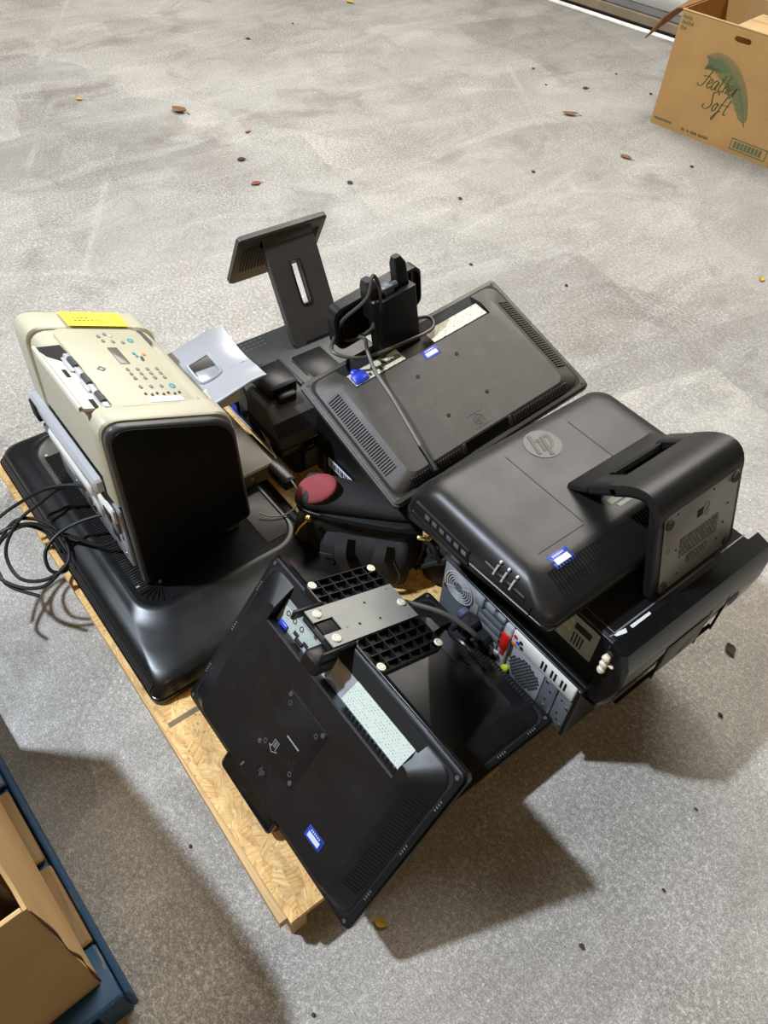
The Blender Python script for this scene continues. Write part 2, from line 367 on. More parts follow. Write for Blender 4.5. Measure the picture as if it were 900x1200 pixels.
# ------------------------------------------------------------------ setting: floor and roller door
b = MB(); b.box(-14, -7, -.1, 9, 12, 0); struct(b.build('floor', 'concrete'))
DA = R(7.8)
door = bpy.data.objects.new('door_1', None); COL.objects.link(door); door.location = (-3.564, 4.318, 0); door.rotation_euler = (0, 0, DA); struct(door)
part('seal', 'black_deep', door, lambda b: b.box(-2.2, .0, .020, 2.4, .02, .038, .003))
part('bottom_rail', 'door_brown', door, lambda b: b.box(-2.2, -.01, .038, 2.4, .03, .092, .006))
part('bottom_channel', 'door_grey', door, lambda b: b.box(-2.2, .0, .094, 2.4, .03, .135, .004))
for k in range(30):
    z = .138 + k * .095
    if k == 0:
        sl0 = part('slat', 'door_white', door, lambda b: b.loft([[(-2.2, 0, 0), (2.4, 0, 0), (2.4, .03, 0), (-2.2, .03, 0)], [(-2.2, -.012, .02), (2.4, -.012, .02), (2.4, .03, .02), (-2.2, .03, .02)],
            [(-2.2, -.016, .05), (2.4, -.016, .05), (2.4, .03, .05), (-2.2, .03, .05)], [(-2.2, -.012, .075), (2.4, -.012, .075), (2.4, .03, .075), (-2.2, .03, .075)], [(-2.2, 0, .09), (2.4, 0, .09), (2.4, .03, .09), (-2.2, .03, .09)]]))
        o = sl0
    else: o = sl0.copy(); COL.objects.link(o); o.parent = door
    o.location = (0, 0, z)
part('rivet', 'steel', door, lambda b: [b.cyl((x, -.115, .012), .007, .006, 10, m=Matrix.Rotation(R(90), 4, 'X')) for x in (.1, 1.2)])
for nm, x0, x1 in (('wall_back', 2.4, 8), ('wall_back_left', -9, -2.2)):
    b = MB(); b.box(x0, 0, 0, x1, .2, 3.4); o = b.build(nm, 'wall'); o.location = door.location; o.rotation_euler = door.rotation_euler; struct(o)
b = MB(); b.box(-2.2, .04, 3.0, 2.4, .2, 3.4); o = b.build('trim_1', 'wall'); o.location = door.location; o.rotation_euler = door.rotation_euler; struct(o)

# ------------------------------------------------------------------ main pallet
pal = thing('pallet', 'low wooden pallet topped with pale strand board under the electronics heap', 'pallet', (0, 0, 0))
part('deck_board', 'osb', pal, lambda b: b.prism([(-1.37, .0), (-.75, .0), (-.35, .004), (0, .008), (0, 1.03), (-1.37, 1.03)], .087, .105))
part('edge_strip', 'wood', pal, lambda b: b.prism([(-1.37, .001), (-.75, .001), (-.40, -.001), (-.012, -.008), (-.012, .010), (-.40, .006), (-1.37, .006)], .072, .101))
part('stringer', 'wood', pal, lambda b: b.box(-1.36, .010, 0, -.006, .045, .072, .003))
part('stringer', 'wood', pal, lambda b: b.box(-1.36, .49, 0, -.006, .528, .086, .003))
part('stringer', 'wood', pal, lambda b: b.box(-1.36, .98, 0, -.006, 1.018, .086, .003))
part('end_board', 'wood_old', pal, lambda b: b.box(-.03, .04, .06, -.008, .975, .086, .002))
part('pencil_line', 'pencil', pal, lambda b: b.box(-.455, .014, .105, -.443, .13, .1053), label='dark line drawn across the board')

# ------------------------------------------------------------------ big face-down television under the printer
tv = thing('television', 'large black television lying face down along the left of the pallet, printer standing on it', 'television', (-.925, .270, .106))
TX, TY = .43, .258
def tvring(i, z, r): return rr(-TX + i, TX - i, -TY + i, TY - i * .6, r, z, 10)
part('front_frame', 'black_gloss', tv, lambda b: b.loft([tvring(.006, 0, .02), tvring(0, .004, .024), tvring(0, .014, .024), tvring(.004, .017, .024)]))
def tv2(i, j, z, r): return rr(-TX + i, TX - j, -TY + i, TY - i * .8, r, z, 10)
part('back_cover', 'black_satin', tv, lambda b: b.loft([tv2(.003, .003, .016, .026), tv2(.014, .006, .046, .028), tv2(.018, .012, .054, .034), tv2(.026, .030, .061, .045), tv2(.036, .065, .0655, .06), tv2(.047, .105, .068, .07),
    tv2(.056, .132, .073, .075), tv2(.064, .146, .0785, .07), tv2(.071, .155, .0800, .066), tv2(.077, .162, .0790, .062), tv2(.083, .168, .0760, .058)]), ang=60)
fr = frame((0, -TY + .0028, .016), (1, 0, 0), (0, .011, .030))
grille(tv, fr, -.40, .40, .004, .029, .006, 'black_satin', .0018, .5, .004)
def bandm(x, y, a): return Matrix.Translation((x, y, .0762)) @ Matrix.Rotation(a, 4, 'Z')
grille(tv, bandm(0, 0, 0), -.295, .205, -.170, -.125, .0072, 'black_satin', .003, .5)
b = MB(bandm(.208, -.122, 0))
for k in range(6):
    a = R(-85 + k * 17); c, s_ = cos(a), sin(a)
    b.tube([(.004 * c, .004 * s_, .002), (.047 * c, .047 * s_, .002)], .0016, 5, smooth=0)
stuff(b.build('vent_rib', 'black_satin', tv))
grille(tv, bandm(.262, -.095, R(8)), -.014, .014, -.03, .0, .006, 'black_satin', .003, .5)
part('socket', 'black_deep', tv, lambda b: b.box(.4265, -.215, .018, .4275, -.203, .040), label='small vertical key slot in the near end')
for x, y in ((-.300, -.165), (.205, -.12), (.19, -.165), (.05, -.12)):
    part('screw', 'steel', tv, lambda b: b.cyl((x, y, .0765), .004, .0024, 10))
part('rear_step', 'tv_step', tv, lambda b: b.rbox(-.2, .075, .105, .262, .070, .118, .012, .004), label='raised grey connector housing beside the printer')
part('screw', 'steel', tv, lambda b: b.cyl((.0, 0, 0), .004, .003, 10, m=Matrix.Translation((.075, .195, .098)) @ Matrix.Rotation(R(90), 4, 'Y')))
part('side_step', 'charcoal', tv, lambda b: b.rbox(.10, .25, .125, .20, .070, .0785, .008, .002))

# ------------------------------------------------------------------ beige and black fax printer
pr = thing('printer', 'beige and black fax printer standing on the face-down television, grey tray behind', 'printer', (-.935, .255, .19))
def yz_round(pts, n=6):
    o = []
    for i, (y, z, r) in enumerate(pts):
        p = Vector((y, z)); a = Vector(pts[i - 1][:2]); c = Vector(pts[(i + 1) % len(pts)][:2])
        if r <= 0: o.append((y, z)); continue
        da, dc = (a - p).normalized(), (c - p).normalized(); q = min(r, (a - p).length * .48, (c - p).length * .48)
        s0, s1 = p + da * q, p + dc * q
        for k in range(n + 1):
            t = k / n; w = s0 * (1 - t) ** 2 + p * 2 * t * (1 - t) + s1 * t * t; o.append((w.x, w.y))
    return o
def prof(d=0., z0=0.): return yz_round([(-.135 + d, z0 + d, .01), (.134 - d, .05 + z0 + d, .01), (.118 - d, .350 - d, .05), (-.133 + d, .455 - d, .05)])
def sweepx(b, secs, m=None): b.loft([[(x, y, z) for y, z in p] for x, p in secs], m)
part('side_frame', 'printer_grey', pr, lambda b: sweepx(b, [(.195, prof(0)), (.207, prof(0)), (.211, prof(.003)), (.2125, prof(.007))]))
part('side_panel', 'printer_black', pr, lambda b: sweepx(b, [(.2115, prof(.008)), (.2142, prof(.0085)), (.2155, prof(.011))]), label='flat black end panel facing the camera')
part('side_panel', 'printer_grey', pr, lambda b: sweepx(b, [(-.2145, prof(.01)), (-.211, prof(.002)), (-.200, prof(0))]))
part('body', 'printer_grey', pr, lambda b: sweepx(b, [(-.200, prof(.010)), (.196, prof(.010))]))
def cap(d=0): return yz_round([(-.140 + d, .235 + d, .004), (.02, .28, .0), (.125 - d, .28, .004), (.122 - d, .356 - d, .05), (-.137 + d, .462 - d, .05)])
part('end_cap', 'beige', pr, lambda b: sweepx(b, [(.145, cap(.004)), (.149, cap(0)), (.192, cap(0)), (.196, cap(.003))]))
part('end_cap', 'beige', pr, lambda b: sweepx(b, [(-.2, cap(.003)), (-.196, cap(0)), (-.135, cap(0)), (-.131, cap(.004))]))
def mid(): return yz_round([(-.136, .27, .004), (.0, .28, 0), (.118, .28, .004), (.116, .352, .04), (-.131, .454, .05)])
part('top_cover', 'beige', pr, lambda b: sweepx(b, [(-.132, mid()), (.146, mid())]))
TA = -math.atan2(.105, .251)
tm = Matrix.Translation((0, -.100, .440)) @ Matrix.Rotation(TA, 4, 'X')       # x along, y down the slope, z out
tmz = tm @ Matrix.Translation((0, 0, .004))
pan = part('control_panel', 'beige', pr, lambda b: b.rbox(-.128, .158, .012, .196, -.002, .0075, .02, .002, m=tm))
pz = tm @ Matrix.Translation((0, 0, .0075))
part('display', 'lcd', pan, lambda b: b.rbox(-.050, .012, .094, .115, 0, .0012, .002, .0004, m=pz))
def button(x, y, mat='button_grey', rx=.0055, ry=.0032, m0=pz):
    part('button', mat, pan, lambda b: b.loft([[(x + q * rx * cos(2 * pi * k / 10), y + q * ry * sin(2 * pi * k / 10), z) for k in range(10)] for q, z in ((1, 0), (1, .0015), (.7, .0026))], m=m0))
for i in range(3):
    for j in range(4): button(.034 + i * .016, .098 + j * .021)
for x, y in ((-.103, .113), (-.094, .096), (-.076, .098), (-.073, .118), (-.070, .138)): button(x, y)
button(-.099, .122, 'silver', .007, .005); button(-.078, .158, 'green', .008, .006)
for x, y, c in ((-.026, .140, 'green'), (-.016, .142, 'green'), (-.022, .160, 'orange'), (-.010, .150, 'printer_grey'), (-.002, .148, 'printer_grey')): button(x, y, c, .0045, .003)
for k in range(3): button(.097, .094 + k * .022)
button(.097, .161, 'green', .008, .006)
for k in range(7): button(.121 + .004 * (k % 2), .092 + k * .012, 'printer_grey', .0035, .0025)
part('key_label', 'sticker_white', pan, lambda b: b.rbox(.132, .150, .09, .162, 0, .0008, .003, .0002, m=pz))
part('badge', 'steel_dark', pan, lambda b: b.ringdisc((.028, .047, 0), .0055, .009, .0012, 4, m=pz))
# document slot with the feeder mechanism laid open
part('slot_floor', 'beige_light', pr, lambda b: b.box(-.045, -.048, -.004, .15, .004, .0022, m=tm))
part('slot_mouth', 'black_deep', pr, lambda b: b.prism([(-.060, -.044), (-.028, -.034), (-.010, -.012), (-.040, .010), (-.070, .008)], .001, .0032, m=tm))
part('slot_mouth', 'black_deep', pr, lambda b: [b.box(.02, -.026, .0022, .046, -.018, .003, m=tm), b.box(.122, -.020, .0022, .15, -.011, .003, m=tm)])
part('feed_bar', 'silver', pr, lambda b: [b.box(-.03, -.004, .001, .155, .009, .009, .002, m=tm), b.box(-.02, -.012, .002, .03, -.003, .007, .002, m=tm), b.box(.06, -.01, .002, .1, -.004, .008, .002, m=tm)])
part('feed_roller', 'printer_grey', pr, lambda b: [b.cyl((0, 0, 0), .006, .03, 12, m=tm @ Matrix.Translation((x, .001, .008)) @ Matrix.Rotation(R(90), 4, 'Y')) for x in (-.01, .05, .11)])
part('slot_lip', 'beige_light', pr, lambda b: b.tube([(-.06, -.046, .003), (.15, -.046, .003)], .004, 8, m=tm, smooth=0))
part('corner_shade', 'printer_grey', pr, lambda b: b.prism([(-.125, .196), (-.06, .196), (-.075, .208), (-.12, .206)], .001, .006, m=tm), label='dark gap at the far corner of the top')  # solid grey patch drawn in as the shade of the corner gap
# broken open rear face with rails, ports and plates
rm = Matrix.Translation((0, -.134, .0)) @ Matrix.Rotation(R(90), 4, 'X')      # x along, y up, z outwards
part('rear_rail', 'silver', pr, lambda b: b.box(-.20, .225, 0, .13, .262, .022, .005, m=rm))
part('rear_rail', 'white', pr, lambda b: b.box(-.11, .195, .008, .10, .228, .026, .004, m=rm))
part('rear_plate', 'steel', pr, lambda b: b.box(-.185, .02, -.006, .17, .2, .004, .003, m=rm))
part('rear_bracket', 'white', pr, lambda b: [b.box(.06, .16, .004, .165, .205, .016, .004, m=rm), b.box(.02, .09, .003, .06, .14, .010, .003, m=rm), b.box(-.12, .11, .003, -.06, .16, .012, .003, m=rm)])
part('rear_port', 'black_deep', pr, lambda b: [b.box(-.195, .205, .004, -.16, .25, .026, .002, m=rm), b.box(-.16, .14, .004, -.13, .205, .012, m=rm), b.box(-.03, .045, .002, .0, .07, .006, m=rm), b.box(.10, .07, .002, .13, .10, .006, m=rm), b.box(.13, .17, .01, .16, .195, .018, m=rm)])
part('rear_latch', 'steel_dark', pr, lambda b: [b.box(-.17, .175, .004, -.11, .195, .02, .003, m=rm), b.box(.11, .125, .003, .16, .16, .012, .002, m=rm), b.box(-.02, .165, .003, .03, .185, .014, .002, m=rm)])
part('screw', 'chrome', pr, lambda b: [b.cyl((x, y, .004), .0045, .002, 10, m=rm) for x, y in ((.15, .05), (.02, .17), (-.1, .06), (.16, .11))])
part('foot', 'rubber_dark', pr, lambda b: [b.box(x, y, -.004, x + .03, y + .03, .06) for x in (-.19, .15) for y in (-.12, .085)])
note = MB(tm); note.box(-.188, .050, .0118, -.130, .182, .0124)
nt = tag(note.build('paper_note', 'note'), 'yellow paper note stuck on the far end of the beige printer', 'note')
nt.location = (-.935, .255, .19)
nl = part('handwriting', 'ink_brown', nt, lambda b: [b.box(-.165 + .012 * r, .07 + k * .009, .0124, -.162 + .012 * r, .076 + k * .009, .0127, m=tm) for r in range(2) for k in range(4 + r * 3)])
# paper tray
def tz(x, y): return .018 * (y / .08) + .020 * (x / .1) ** 2 - .22 * max(0, x - .045) - 1.2 * max(0, y - .05) ** 2 * 4 - .004
def traystrip(b, x0, x1, y0, y1, n=8, mm=6):
    top = []; 
    for j in range(mm + 1):
        top.append([])
        for i in range(n + 1):
            x = x0 + (x1 - x0) * i / n; y = y0 + (y1 - y0) * j / mm; top[-1].append((x, y, tz(x, y)))
    vs = [p for r in top for p in r] + [(p[0], p[1], p[2] - .004) for r in top for p in r]; N = (n + 1) * (mm + 1); fs = []
    for j in range(mm):
        for i in range(n):
            a = j * (n + 1) + i; fs.append((a, a + 1, a + n + 2, a + n + 1)); fs.append((N + a, N + a + n + 1, N + a + n + 2, N + a + 1))
    for i in range(n): fs.append((i, N + i, N + i + 1, i + 1)); q = mm * (n + 1) + i; fs.append((q, q + 1, N + q + 1, N + q))
    for j in range(mm): q = j * (n + 1); fs.append((q, q + n + 1, N + q + n + 1, N + q)); q += n; fs.append((q, N + q, N + q + n + 1, q + n + 1))
    b.add(vs, fs)
t = NT('smoked_plastic'); t.set(Base_Color=rgb(176, 178, 184), Roughness=.28, Transmission_Weight=.15, Metallic=.1); M['smoke'] = t.m
def tb(b):
    traystrip(b, -.105, -.055, -.075, .095); traystrip(b, .015, .088, -.10, .095); traystrip(b, -.055, .015, .025, .095, 6, 4); traystrip(b, -.055, .015, -.075, -.03, 6, 4)
tray = part('paper_tray', 'smoke', pr, tb, ang=50, label='smoky grey paper tray sticking out behind'); tray.location = (-.035, .195, .262)
part('rim', 'silver', tray, lambda b: b.tube([(.088, -.085 + .17 * k / 6, tz(.088, -.085 + .17 * k / 6)) for k in range(7)], .004, 8, smooth=2))
part('slot_rim', 'smoke', tray, lambda b: b.tube([(x, y, tz(x, y) + .001) for x, y in ((-.055, -.028), (.002, -.028), (.014, -.015), (.014, .012), (.002, .026), (-.055, .026))], .0035, 6, smooth=4))
part('tray_base', 'silver', tray, lambda b: b.box(-.10, -.085, -.030, .03, .075, -.024, .002))
part('mount', 'printer_grey', tray, lambda b: b.box(-.08, -.09, -.12, .07, -.065, -.012, .006))
part('mount', 'beige_light', tray, lambda b: b.box(.03, -.07, -.034, .085, .03, -.008, .004))

# cable coil hanging off the printer
pc = thing('power_cable', 'long black cable looped loosely over the left pallet edge from the printer', 'cable', (-.93, .10, .25))
def W(b, pts, r=.0042): b.tube([(x + .93, y - .10, z - .25) for x, y, z in pts], r, 8)
part('cord', 'cable', pc, lambda b: W(b, [(-.93, .115, .26), (-.985, .125, .27), (-1.03, .085, .255), (-1.045, .03, .225), (-1.04, -.035, .20), (-1.0, -.085, .17), (-.93, -.085, .15), (-.89, -.035, .155), (-.90, .02, .175), (-.97, .03, .19), (-1.03, .0, .20), (-1.055, -.045, .19), (-1.01, -.105, .165), (-.94, -.115, .145), (-.87, -.07, .14)]))
part('cord', 'cable', pc, lambda b: W(b, [(-.905, .125, .25), (-.93, .08, .235), (-.945, .03, .215), (-.935, -.015, .19), (-.90, -.025, .165), (-.89, .005, .155), (-.93, .015, .165), (-.99, .01, .18), (-1.035, -.02, .185), (-1.04, -.06, .18), (-1.02, -.10, .17), (-.95, -.16, .15), (-.90, -.15, .14)]))
part('cord', 'cable', pc, lambda b: W(b, [(-.84, .120, .225), (-.87, .085, .205), (-.92, .055, .20), (-.97, .02, .205), (-1.02, -.01, .20), (-1.05, -.065, .185), (-1.03, -.13, .175), (-.97, -.17, .165)]))
part('cord', 'cable', pc, lambda b: W(b, [(-.95, .125, .275), (-1.0, .11, .268), (-1.05, .055, .25), (-1.075, -.01, .22), (-1.075, -.07, .20), (-1.05, -.12, .19), (-.985, -.13, .16), (-.915, -.10, .15), (-.88, -.05, .15), (-.895, .005, .165)]))

# ------------------------------------------------------------------ flat monitor builder (lying on its screen); x long, y+ = connector edge, z out of the back
def lcd(name, label, cat, pose, w, h, mat, matb, vents, stickerxy, logo, recess=(-.195, .195), group=None, ports=True, handle=False, stickrot=0, lab=True):
    t, e = pose
    Rm = Euler((R(e[0]), R(e[1]), R(e[2]))).to_matrix()
    loc = Vector(t) - Rm @ Vector((0, 0, .02))
    root = thing(name, label, cat, loc, tuple(R(a) for a in e), group)
    X, Y = w / 2, h / 2
    part('front_bezel', 'black_gloss' if matb == 'black_gloss' else matb, root, lambda b: b.loft([rr(-X + .002, X - .002, -Y + .002, Y - .002, .01, 0), rr(-X, X, -Y, Y, .012, .002), rr(-X, X, -Y, Y, .012, .013), rr(-X + .003, X - .003, -Y + .003, Y - .003, .012, .0145)]))
    part('screen', 'black_gloss', root, lambda b: b.box(-X + .018, -Y + .018, -.0008, X - .018, Y - .018, .001))
    part('rear_rim', mat, root, lambda b: b.loft([rr(-X + .004, X - .004, -Y + .004, Y - .004, .012, .014), rr(-X + .003, X - .003, -Y + .003, Y - .003, .012, .019), rr(-X + .006, X - .006, -Y + .006, Y - .006, .011, .0205)]))
    part('rim_groove', 'black_deep', root, lambda b: b.loft([rr(-X + .0125, X - .0125, -Y + .0125, Y - .0125, .02, .0200), rr(-X + .0125, X - .0125, -Y + .0125, Y - .0125, .02, .0209)]))
    zb, zt = .021, .047
    bx, by0, by1 = X - .0150, -Y + .0150, Y - .0150
    tx, ty0, ty1 = X - .062, -Y + .034, Y - .060
    ny = Y - .088                       # notch for connectors and labels
    def outl(x, y0, y1, r, nx0, nx1, n_y, z):
        o = []
        for cx, cy, a0 in ((x - r, y0 + r, -pi / 2), (x - r, y1 - r, 0)):
            for k in range(6): a = a0 + pi / 2 * k / 5; o.append((cx + r * cos(a), cy + r * sin(a), z))
        o += [(nx1, y1, z), (nx1, n_y, z), (nx0, n_y, z), (nx0, y1, z)]
        for cx, cy, a0 in ((-x + r, y1 - r, pi / 2), (-x + r, y0 + r, pi)):
            for k in range(6): a = a0 + pi / 2 * k / 5; o.append((cx + r * cos(a), cy + r * sin(a), z))
        return o
    n0, n1 = recess
    part('back_cover', mat, root, lambda b: b.loft([outl(bx, by0, by1, .028, n0, n1, ny, zb - .002), outl(bx - .003, by0 + .002, by1 - .003, .028, n0, n1, ny, zb + .003), outl(tx + .006, ty0 - .003, ty1 + .004, .022, n0 + .004, n1 - .004, ny, zt - .003),
                                                    outl(tx, ty0, ty1, .02, n0 + .006, n1 - .006, ny - .003, zt)]), ang=25)
    part('connector_bay', 'steel' if mat == 'black' else mat, root, lambda b: b.box(n0 + .004, ny - .002, .0195, n1 - .004, Y - .040, .0215))
    # sloping vents
    ex = Matrix.Translation((bx - .004, 0, zb + .003)); sx = frame((bx - .003, 0, zb + .003), (0, 1, 0), (-(bx - tx - .009), 0, zt - zb - .006))
    L = math.hypot(bx - tx - .009, zt - zb - .006)
    sxm = frame((-bx + .003, 0, zb + .003), (0, -1, 0), ((bx - tx - .009), 0, zt - zb - .006))
    sym = frame((0, by0 + .002, zb + .003), (1, 0, 0), (0, ty0 - by0 - .005, zt - zb - .006)); Ly = math.hypot(ty0 - by0 - .005, zt - zb - .006)
    if 'x+' in vents: grille(root, sx, -Y * .62, Y * .58, L * .12, L * .84, .0068, mat, .003, .5)
    if 'x-' in vents: grille(root, sxm, -Y * .58, Y * .62, L * .12, L * .84, .0068, mat, .003, .5)
    if 'y-' in vents:
        grille(root, sym, -X * .8, -.09, Ly * .1, Ly * .85, .0068, mat, .003, .5)
        grille(root, sym, .06, X * .78, Ly * .1, Ly * .85, .0068, mat, .003, .5)
    if handle:
        hb = part('handle_recess', 'black_deep', root, lambda b: b.box(-.074, Ly * .05, -.003, .046, Ly * 1.05, .0012, m=sym))
        part('handle_lip', mat, root, lambda b: [b.box(-.082, 0, -.003, -.074, Ly * 1.05, .003, .001, m=sym), b.box(.046, 0, -.003, .054, Ly * 1.05, .003, .001, m=sym)])
    # screws, slots
    part('rim_slot', 'steel_dark', root, lambda b: [b.box(sx_ * (X - .010) - .002, y + k * .006, .0205, sx_ * (X - .010) + .002, y + k * .006 + .0022, .0213) for sx_ in (1, -1) for y in (-Y * .6, 0, Y * .55) for k in range(4)])
    for x in (X - .014, -X + .014):
        for y in (Y - .014, -Y + .014): part('screw', 'rubber_dark', root, lambda b: b.cyl((x, y, .0202), .004, .0014, 10))
    top = Matrix.Translation((0, 0, zt))
    if logo:
        lg = Matrix.Translation((logo[0], logo[1], zt)) @ Matrix.Rotation(logo[2], 4, 'Z')
        bd = part('emblem', mat, root, lambda b: [b.ringdisc((0, 0, 0), .0115, .013, .0008, 24, m=lg), b.box(-.021, .016, 0, .021, .018, .0007, m=lg), b.box(-.021, -.018, 0, .021, -.016, .0007, m=lg)])
        part('emblem_letters', 'charcoal', bd, lambda b: hp_mark(b, .0115, .001, m=lg))
    if stickerxy: sticker(root, Matrix.Translation((stickerxy[0], stickerxy[1], zt)) @ Matrix.Rotation(R(stickrot), 4, 'Z'))
    return root, zt, X, Y, ny

# front leaning monitor
mon, zt, MX, MY, ny = lcd('monitor', 'black widescreen monitor leaning at the front corner of the pallet, back towards the camera', 'monitor', ((-.204, .187, .278), (50.7, -2.1, -.8)), .555, .368, 'black', 'black_gloss',
                          ('x+',), (.144, -.102), (-.015, -.115, R(4)), stickrot=2)
vm = part('mount_plate', 'black', mon, lambda b: b.rbox(-.062, .054, -.085, .047, zt, zt + .0012, .006, .0005))
part('mount_edge', 'black_gloss', mon, lambda b: [b.box(.054, -.085, zt, .0555, .047, zt + .0006), b.box(-.062, -.0865, zt, .054, -.085, zt + .0006), b.box(-.062, .047, zt, .054, .0485, zt + .0006), b.box(-.0635, -.085, zt, -.062, .047, zt + .0006)])
for x, y in ((-.054, .039), (.046, .039), (.046, -.077), (-.054, -.077)):
    part('screw', 'printer_grey', mon, lambda b: b.cyl((x, y, zt + .001), .0050, .0022, 14, b=.0012))
    k = .80
    part('screw_hole', 'printer_grey', mon, lambda b: b.ringdisc((x * k - .001, y * k - .004, zt + .001), .0028, .0048, .0014, 14))
part('mount_slot', 'steel', mon, lambda b: b.box(-.012, -.022, zt + .0012, .024, -.0195, zt + .0017))
part('mount_hole', 'black_deep', mon, lambda b: [b.cyl((x, y, zt + .0012), .003, .0002, 8) for x, y in ((-.035, .0), (-.03, -.012), (-.026, -.006), (.03, -.045), (.022, -.05), (.034, -.055))])
part('arrow_mark', 'steel', mon, lambda b: [b.ribbon(p, .0013, .0004, m=Matrix.Translation((-.022, -.058, zt + .0012)), smooth=1) for p in
     ([(-.012, -.004), (.0, -.012), (.012, -.004), (.006, -.004), (.006, .012), (-.006, .012), (-.006, -.004), (-.012, -.004)], [(-.003, .0), (.003, .0)], [(-.003, .004), (.003, .004)], [(-.003, .008), (.003, .008)])])
part('top_tab', 'black_gloss', mon, lambda b: b.rbox(-.112, .062, -MY - .016, -MY + .026, .004, .034, .01, .004))
part('scuff', 'steel_dark', mon, lambda b: [b.ribbon([(-.06, -.146), (-.058, -.135)], .003, .0003, m=Matrix.Translation((0, 0, .047)), smooth=1)])
# labels and sockets in the connector bay
lm = Matrix.Translation((.118, ny + .032, .031)) @ Matrix.Rotation(R(-14), 4, 'Z') @ Matrix.Rotation(R(38), 4, 'X')
part('rating_label', 'print', mon, lambda b: b.box(-.085, -.021, -.001, .072, .021, .0), m=Matrix.Translation((.112, ny + .030, .030)) @ Matrix.Rotation(R(-20), 4, 'X'), label='tilted white rating label in the bay')
part('port_label', 'print', mon, lambda b: b.box(-.188, ny + .004, .0218, -.03, ny + .036, .0226))
part('port_icon', 'ink_black', mon, lambda b: [b.ringdisc((-.172 + k * .022, ny + .028, .0226), .0035, .0055, .0004, 12) for k in range(3)] + [b.box(-.14 + k * .03, ny + .008, .0226, -.125 + k * .03, ny + .016, .023) for k in range(3)])
part('port', 'blue', mon, lambda b: b.box(-.178, ny + .002, .0215, -.155, ny + .010, .028, .001), label='blue video socket')
part('port', 'black_deep', mon, lambda b: [b.box(-.128, ny + .003, .0215, -.106, ny + .010, .027, .001), b.box(-.085, ny + .003, .0215, -.072, ny + .010, .027, .001)])
part('bay_grid', 'steel_dark', mon, lambda b: [b.box(.035 + k * .0105, ny + .003, .0215, .041 + k * .0105, ny + .018, .026) for k in range(15)])
# stand with ribbed base, grey plate and rubber feet
MS = Matrix.LocRotScale(Vector((-.274, .387, .385)), Euler((R(-24.2), R(3.6), R(.9))), None)
def world_of(o): return Matrix.LocRotScale(o.location, o.rotation_euler, None)
if True:
    def sb(b):
        for x0, x1 in ((-.112, -.051), (.033, .112)):
            q = lambda i, z, r=.016: rr(x0 + i, x1 - i, -.09 + i, .09 - i, r, z)
            b.loft([q(.004, -.018), q(0, -.014), q(0, 0), q(.003, .001), q(.003, .001), q(.0035, -.012)])
            b.loft([q(.002, -.0145), q(.002, -.0125)])
        b.box(-.055, -.088, -.018, .037, .088, -.008)
    st = part('stand_base', 'black', mon, sb, label='ribbed underside of the stand base'); st.matrix_local = world_of(mon).inverted() @ MS
part('base_rib', 'black', st, lambda b: [b.box(x, -.087, -.013, x + .0016, .087, .0) for x in (-.094, -.074, .054, .074, .094)] + [b.box(x0, y, -.013, x1, y + .0016, .0) for x0, x1 in ((-.11, -.052), (.034, .11)) for y in (-.06, -.03, 0, .03, .06)])
def plate(b):
    pts = [(-.052, -.136), (-.024, -.136), (-.024, -.092), (.006, -.092), (.006, -.136), (.034, -.136), (.034, .086), (-.052, .086)]
    b.prism(pts, .001, .0032)
pl_ = part('base_plate', 'plate_grey', st, plate, label='grey metal plate with a square notch')
part('plate_hole', 'black_deep', st, lambda b: [b.cyl((x, y, .0032), .0028, .0003, 10) for x, y in ((-.03, -.005), (.012, .0), (.008, -.05))])
part('plate_stamp', 'steel_dark', st, lambda b: [b.box(x, y, .0032, x + .004, y + .006, .0034) for x, y in ((-.045, .065), (.026, .062), (-.046, -.108), (.004, -.083))])
for x, y, z in ((-.101, -.078, .0), (-.101, .078, 0), (.101, .078, 0), (.101, -.078, 0), (-.038, -.118, .0032), (.02, -.118, .0032), (-.004, .073, .0032)):
    f_ = part('rubber_foot', 'rubber', st, lambda b: b.cyl((x, y, z), .0085, .0035, 18, b=.001))
    part('foot_core', 'plate_grey', st, lambda b: [b.ringdisc((x, y, z + .0034), .0045, .0055, .0004, 14)])
part('neck', 'black', st, lambda b: [b.box(-.062, -.155, -.016, -.054, -.085, .004, .002), b.box(.036, -.165, -.016, .044, -.085, .004, .002), b.box(-.05, -.138, -.016, .034, -.088, -.004, .004), b.box(.006, -.172, -.052, .046, -.12, -.014, .006)])
part('hinge', 'black_deep', st, lambda b: b.box(-.022, -.13, -.003, .004, -.094, .0006, .001))

# low monitor lying flat beside the tower
low = lcd('monitor', 'glossy black monitor lying flat on the pallet, half hidden behind the leaning one', 'monitor', ((-.187, .489, .132), (0, 0, 0)), .40, .30, 'black_satin', 'black_satin', ('x+', 'y-'), None, None, recess=(-.10, .02))
lowr = low[0]
grille(lowr, Matrix.Translation((.06, .128, .0225)), -.11, .09, -.01, .012, .008, 'black_satin', .003, .5)

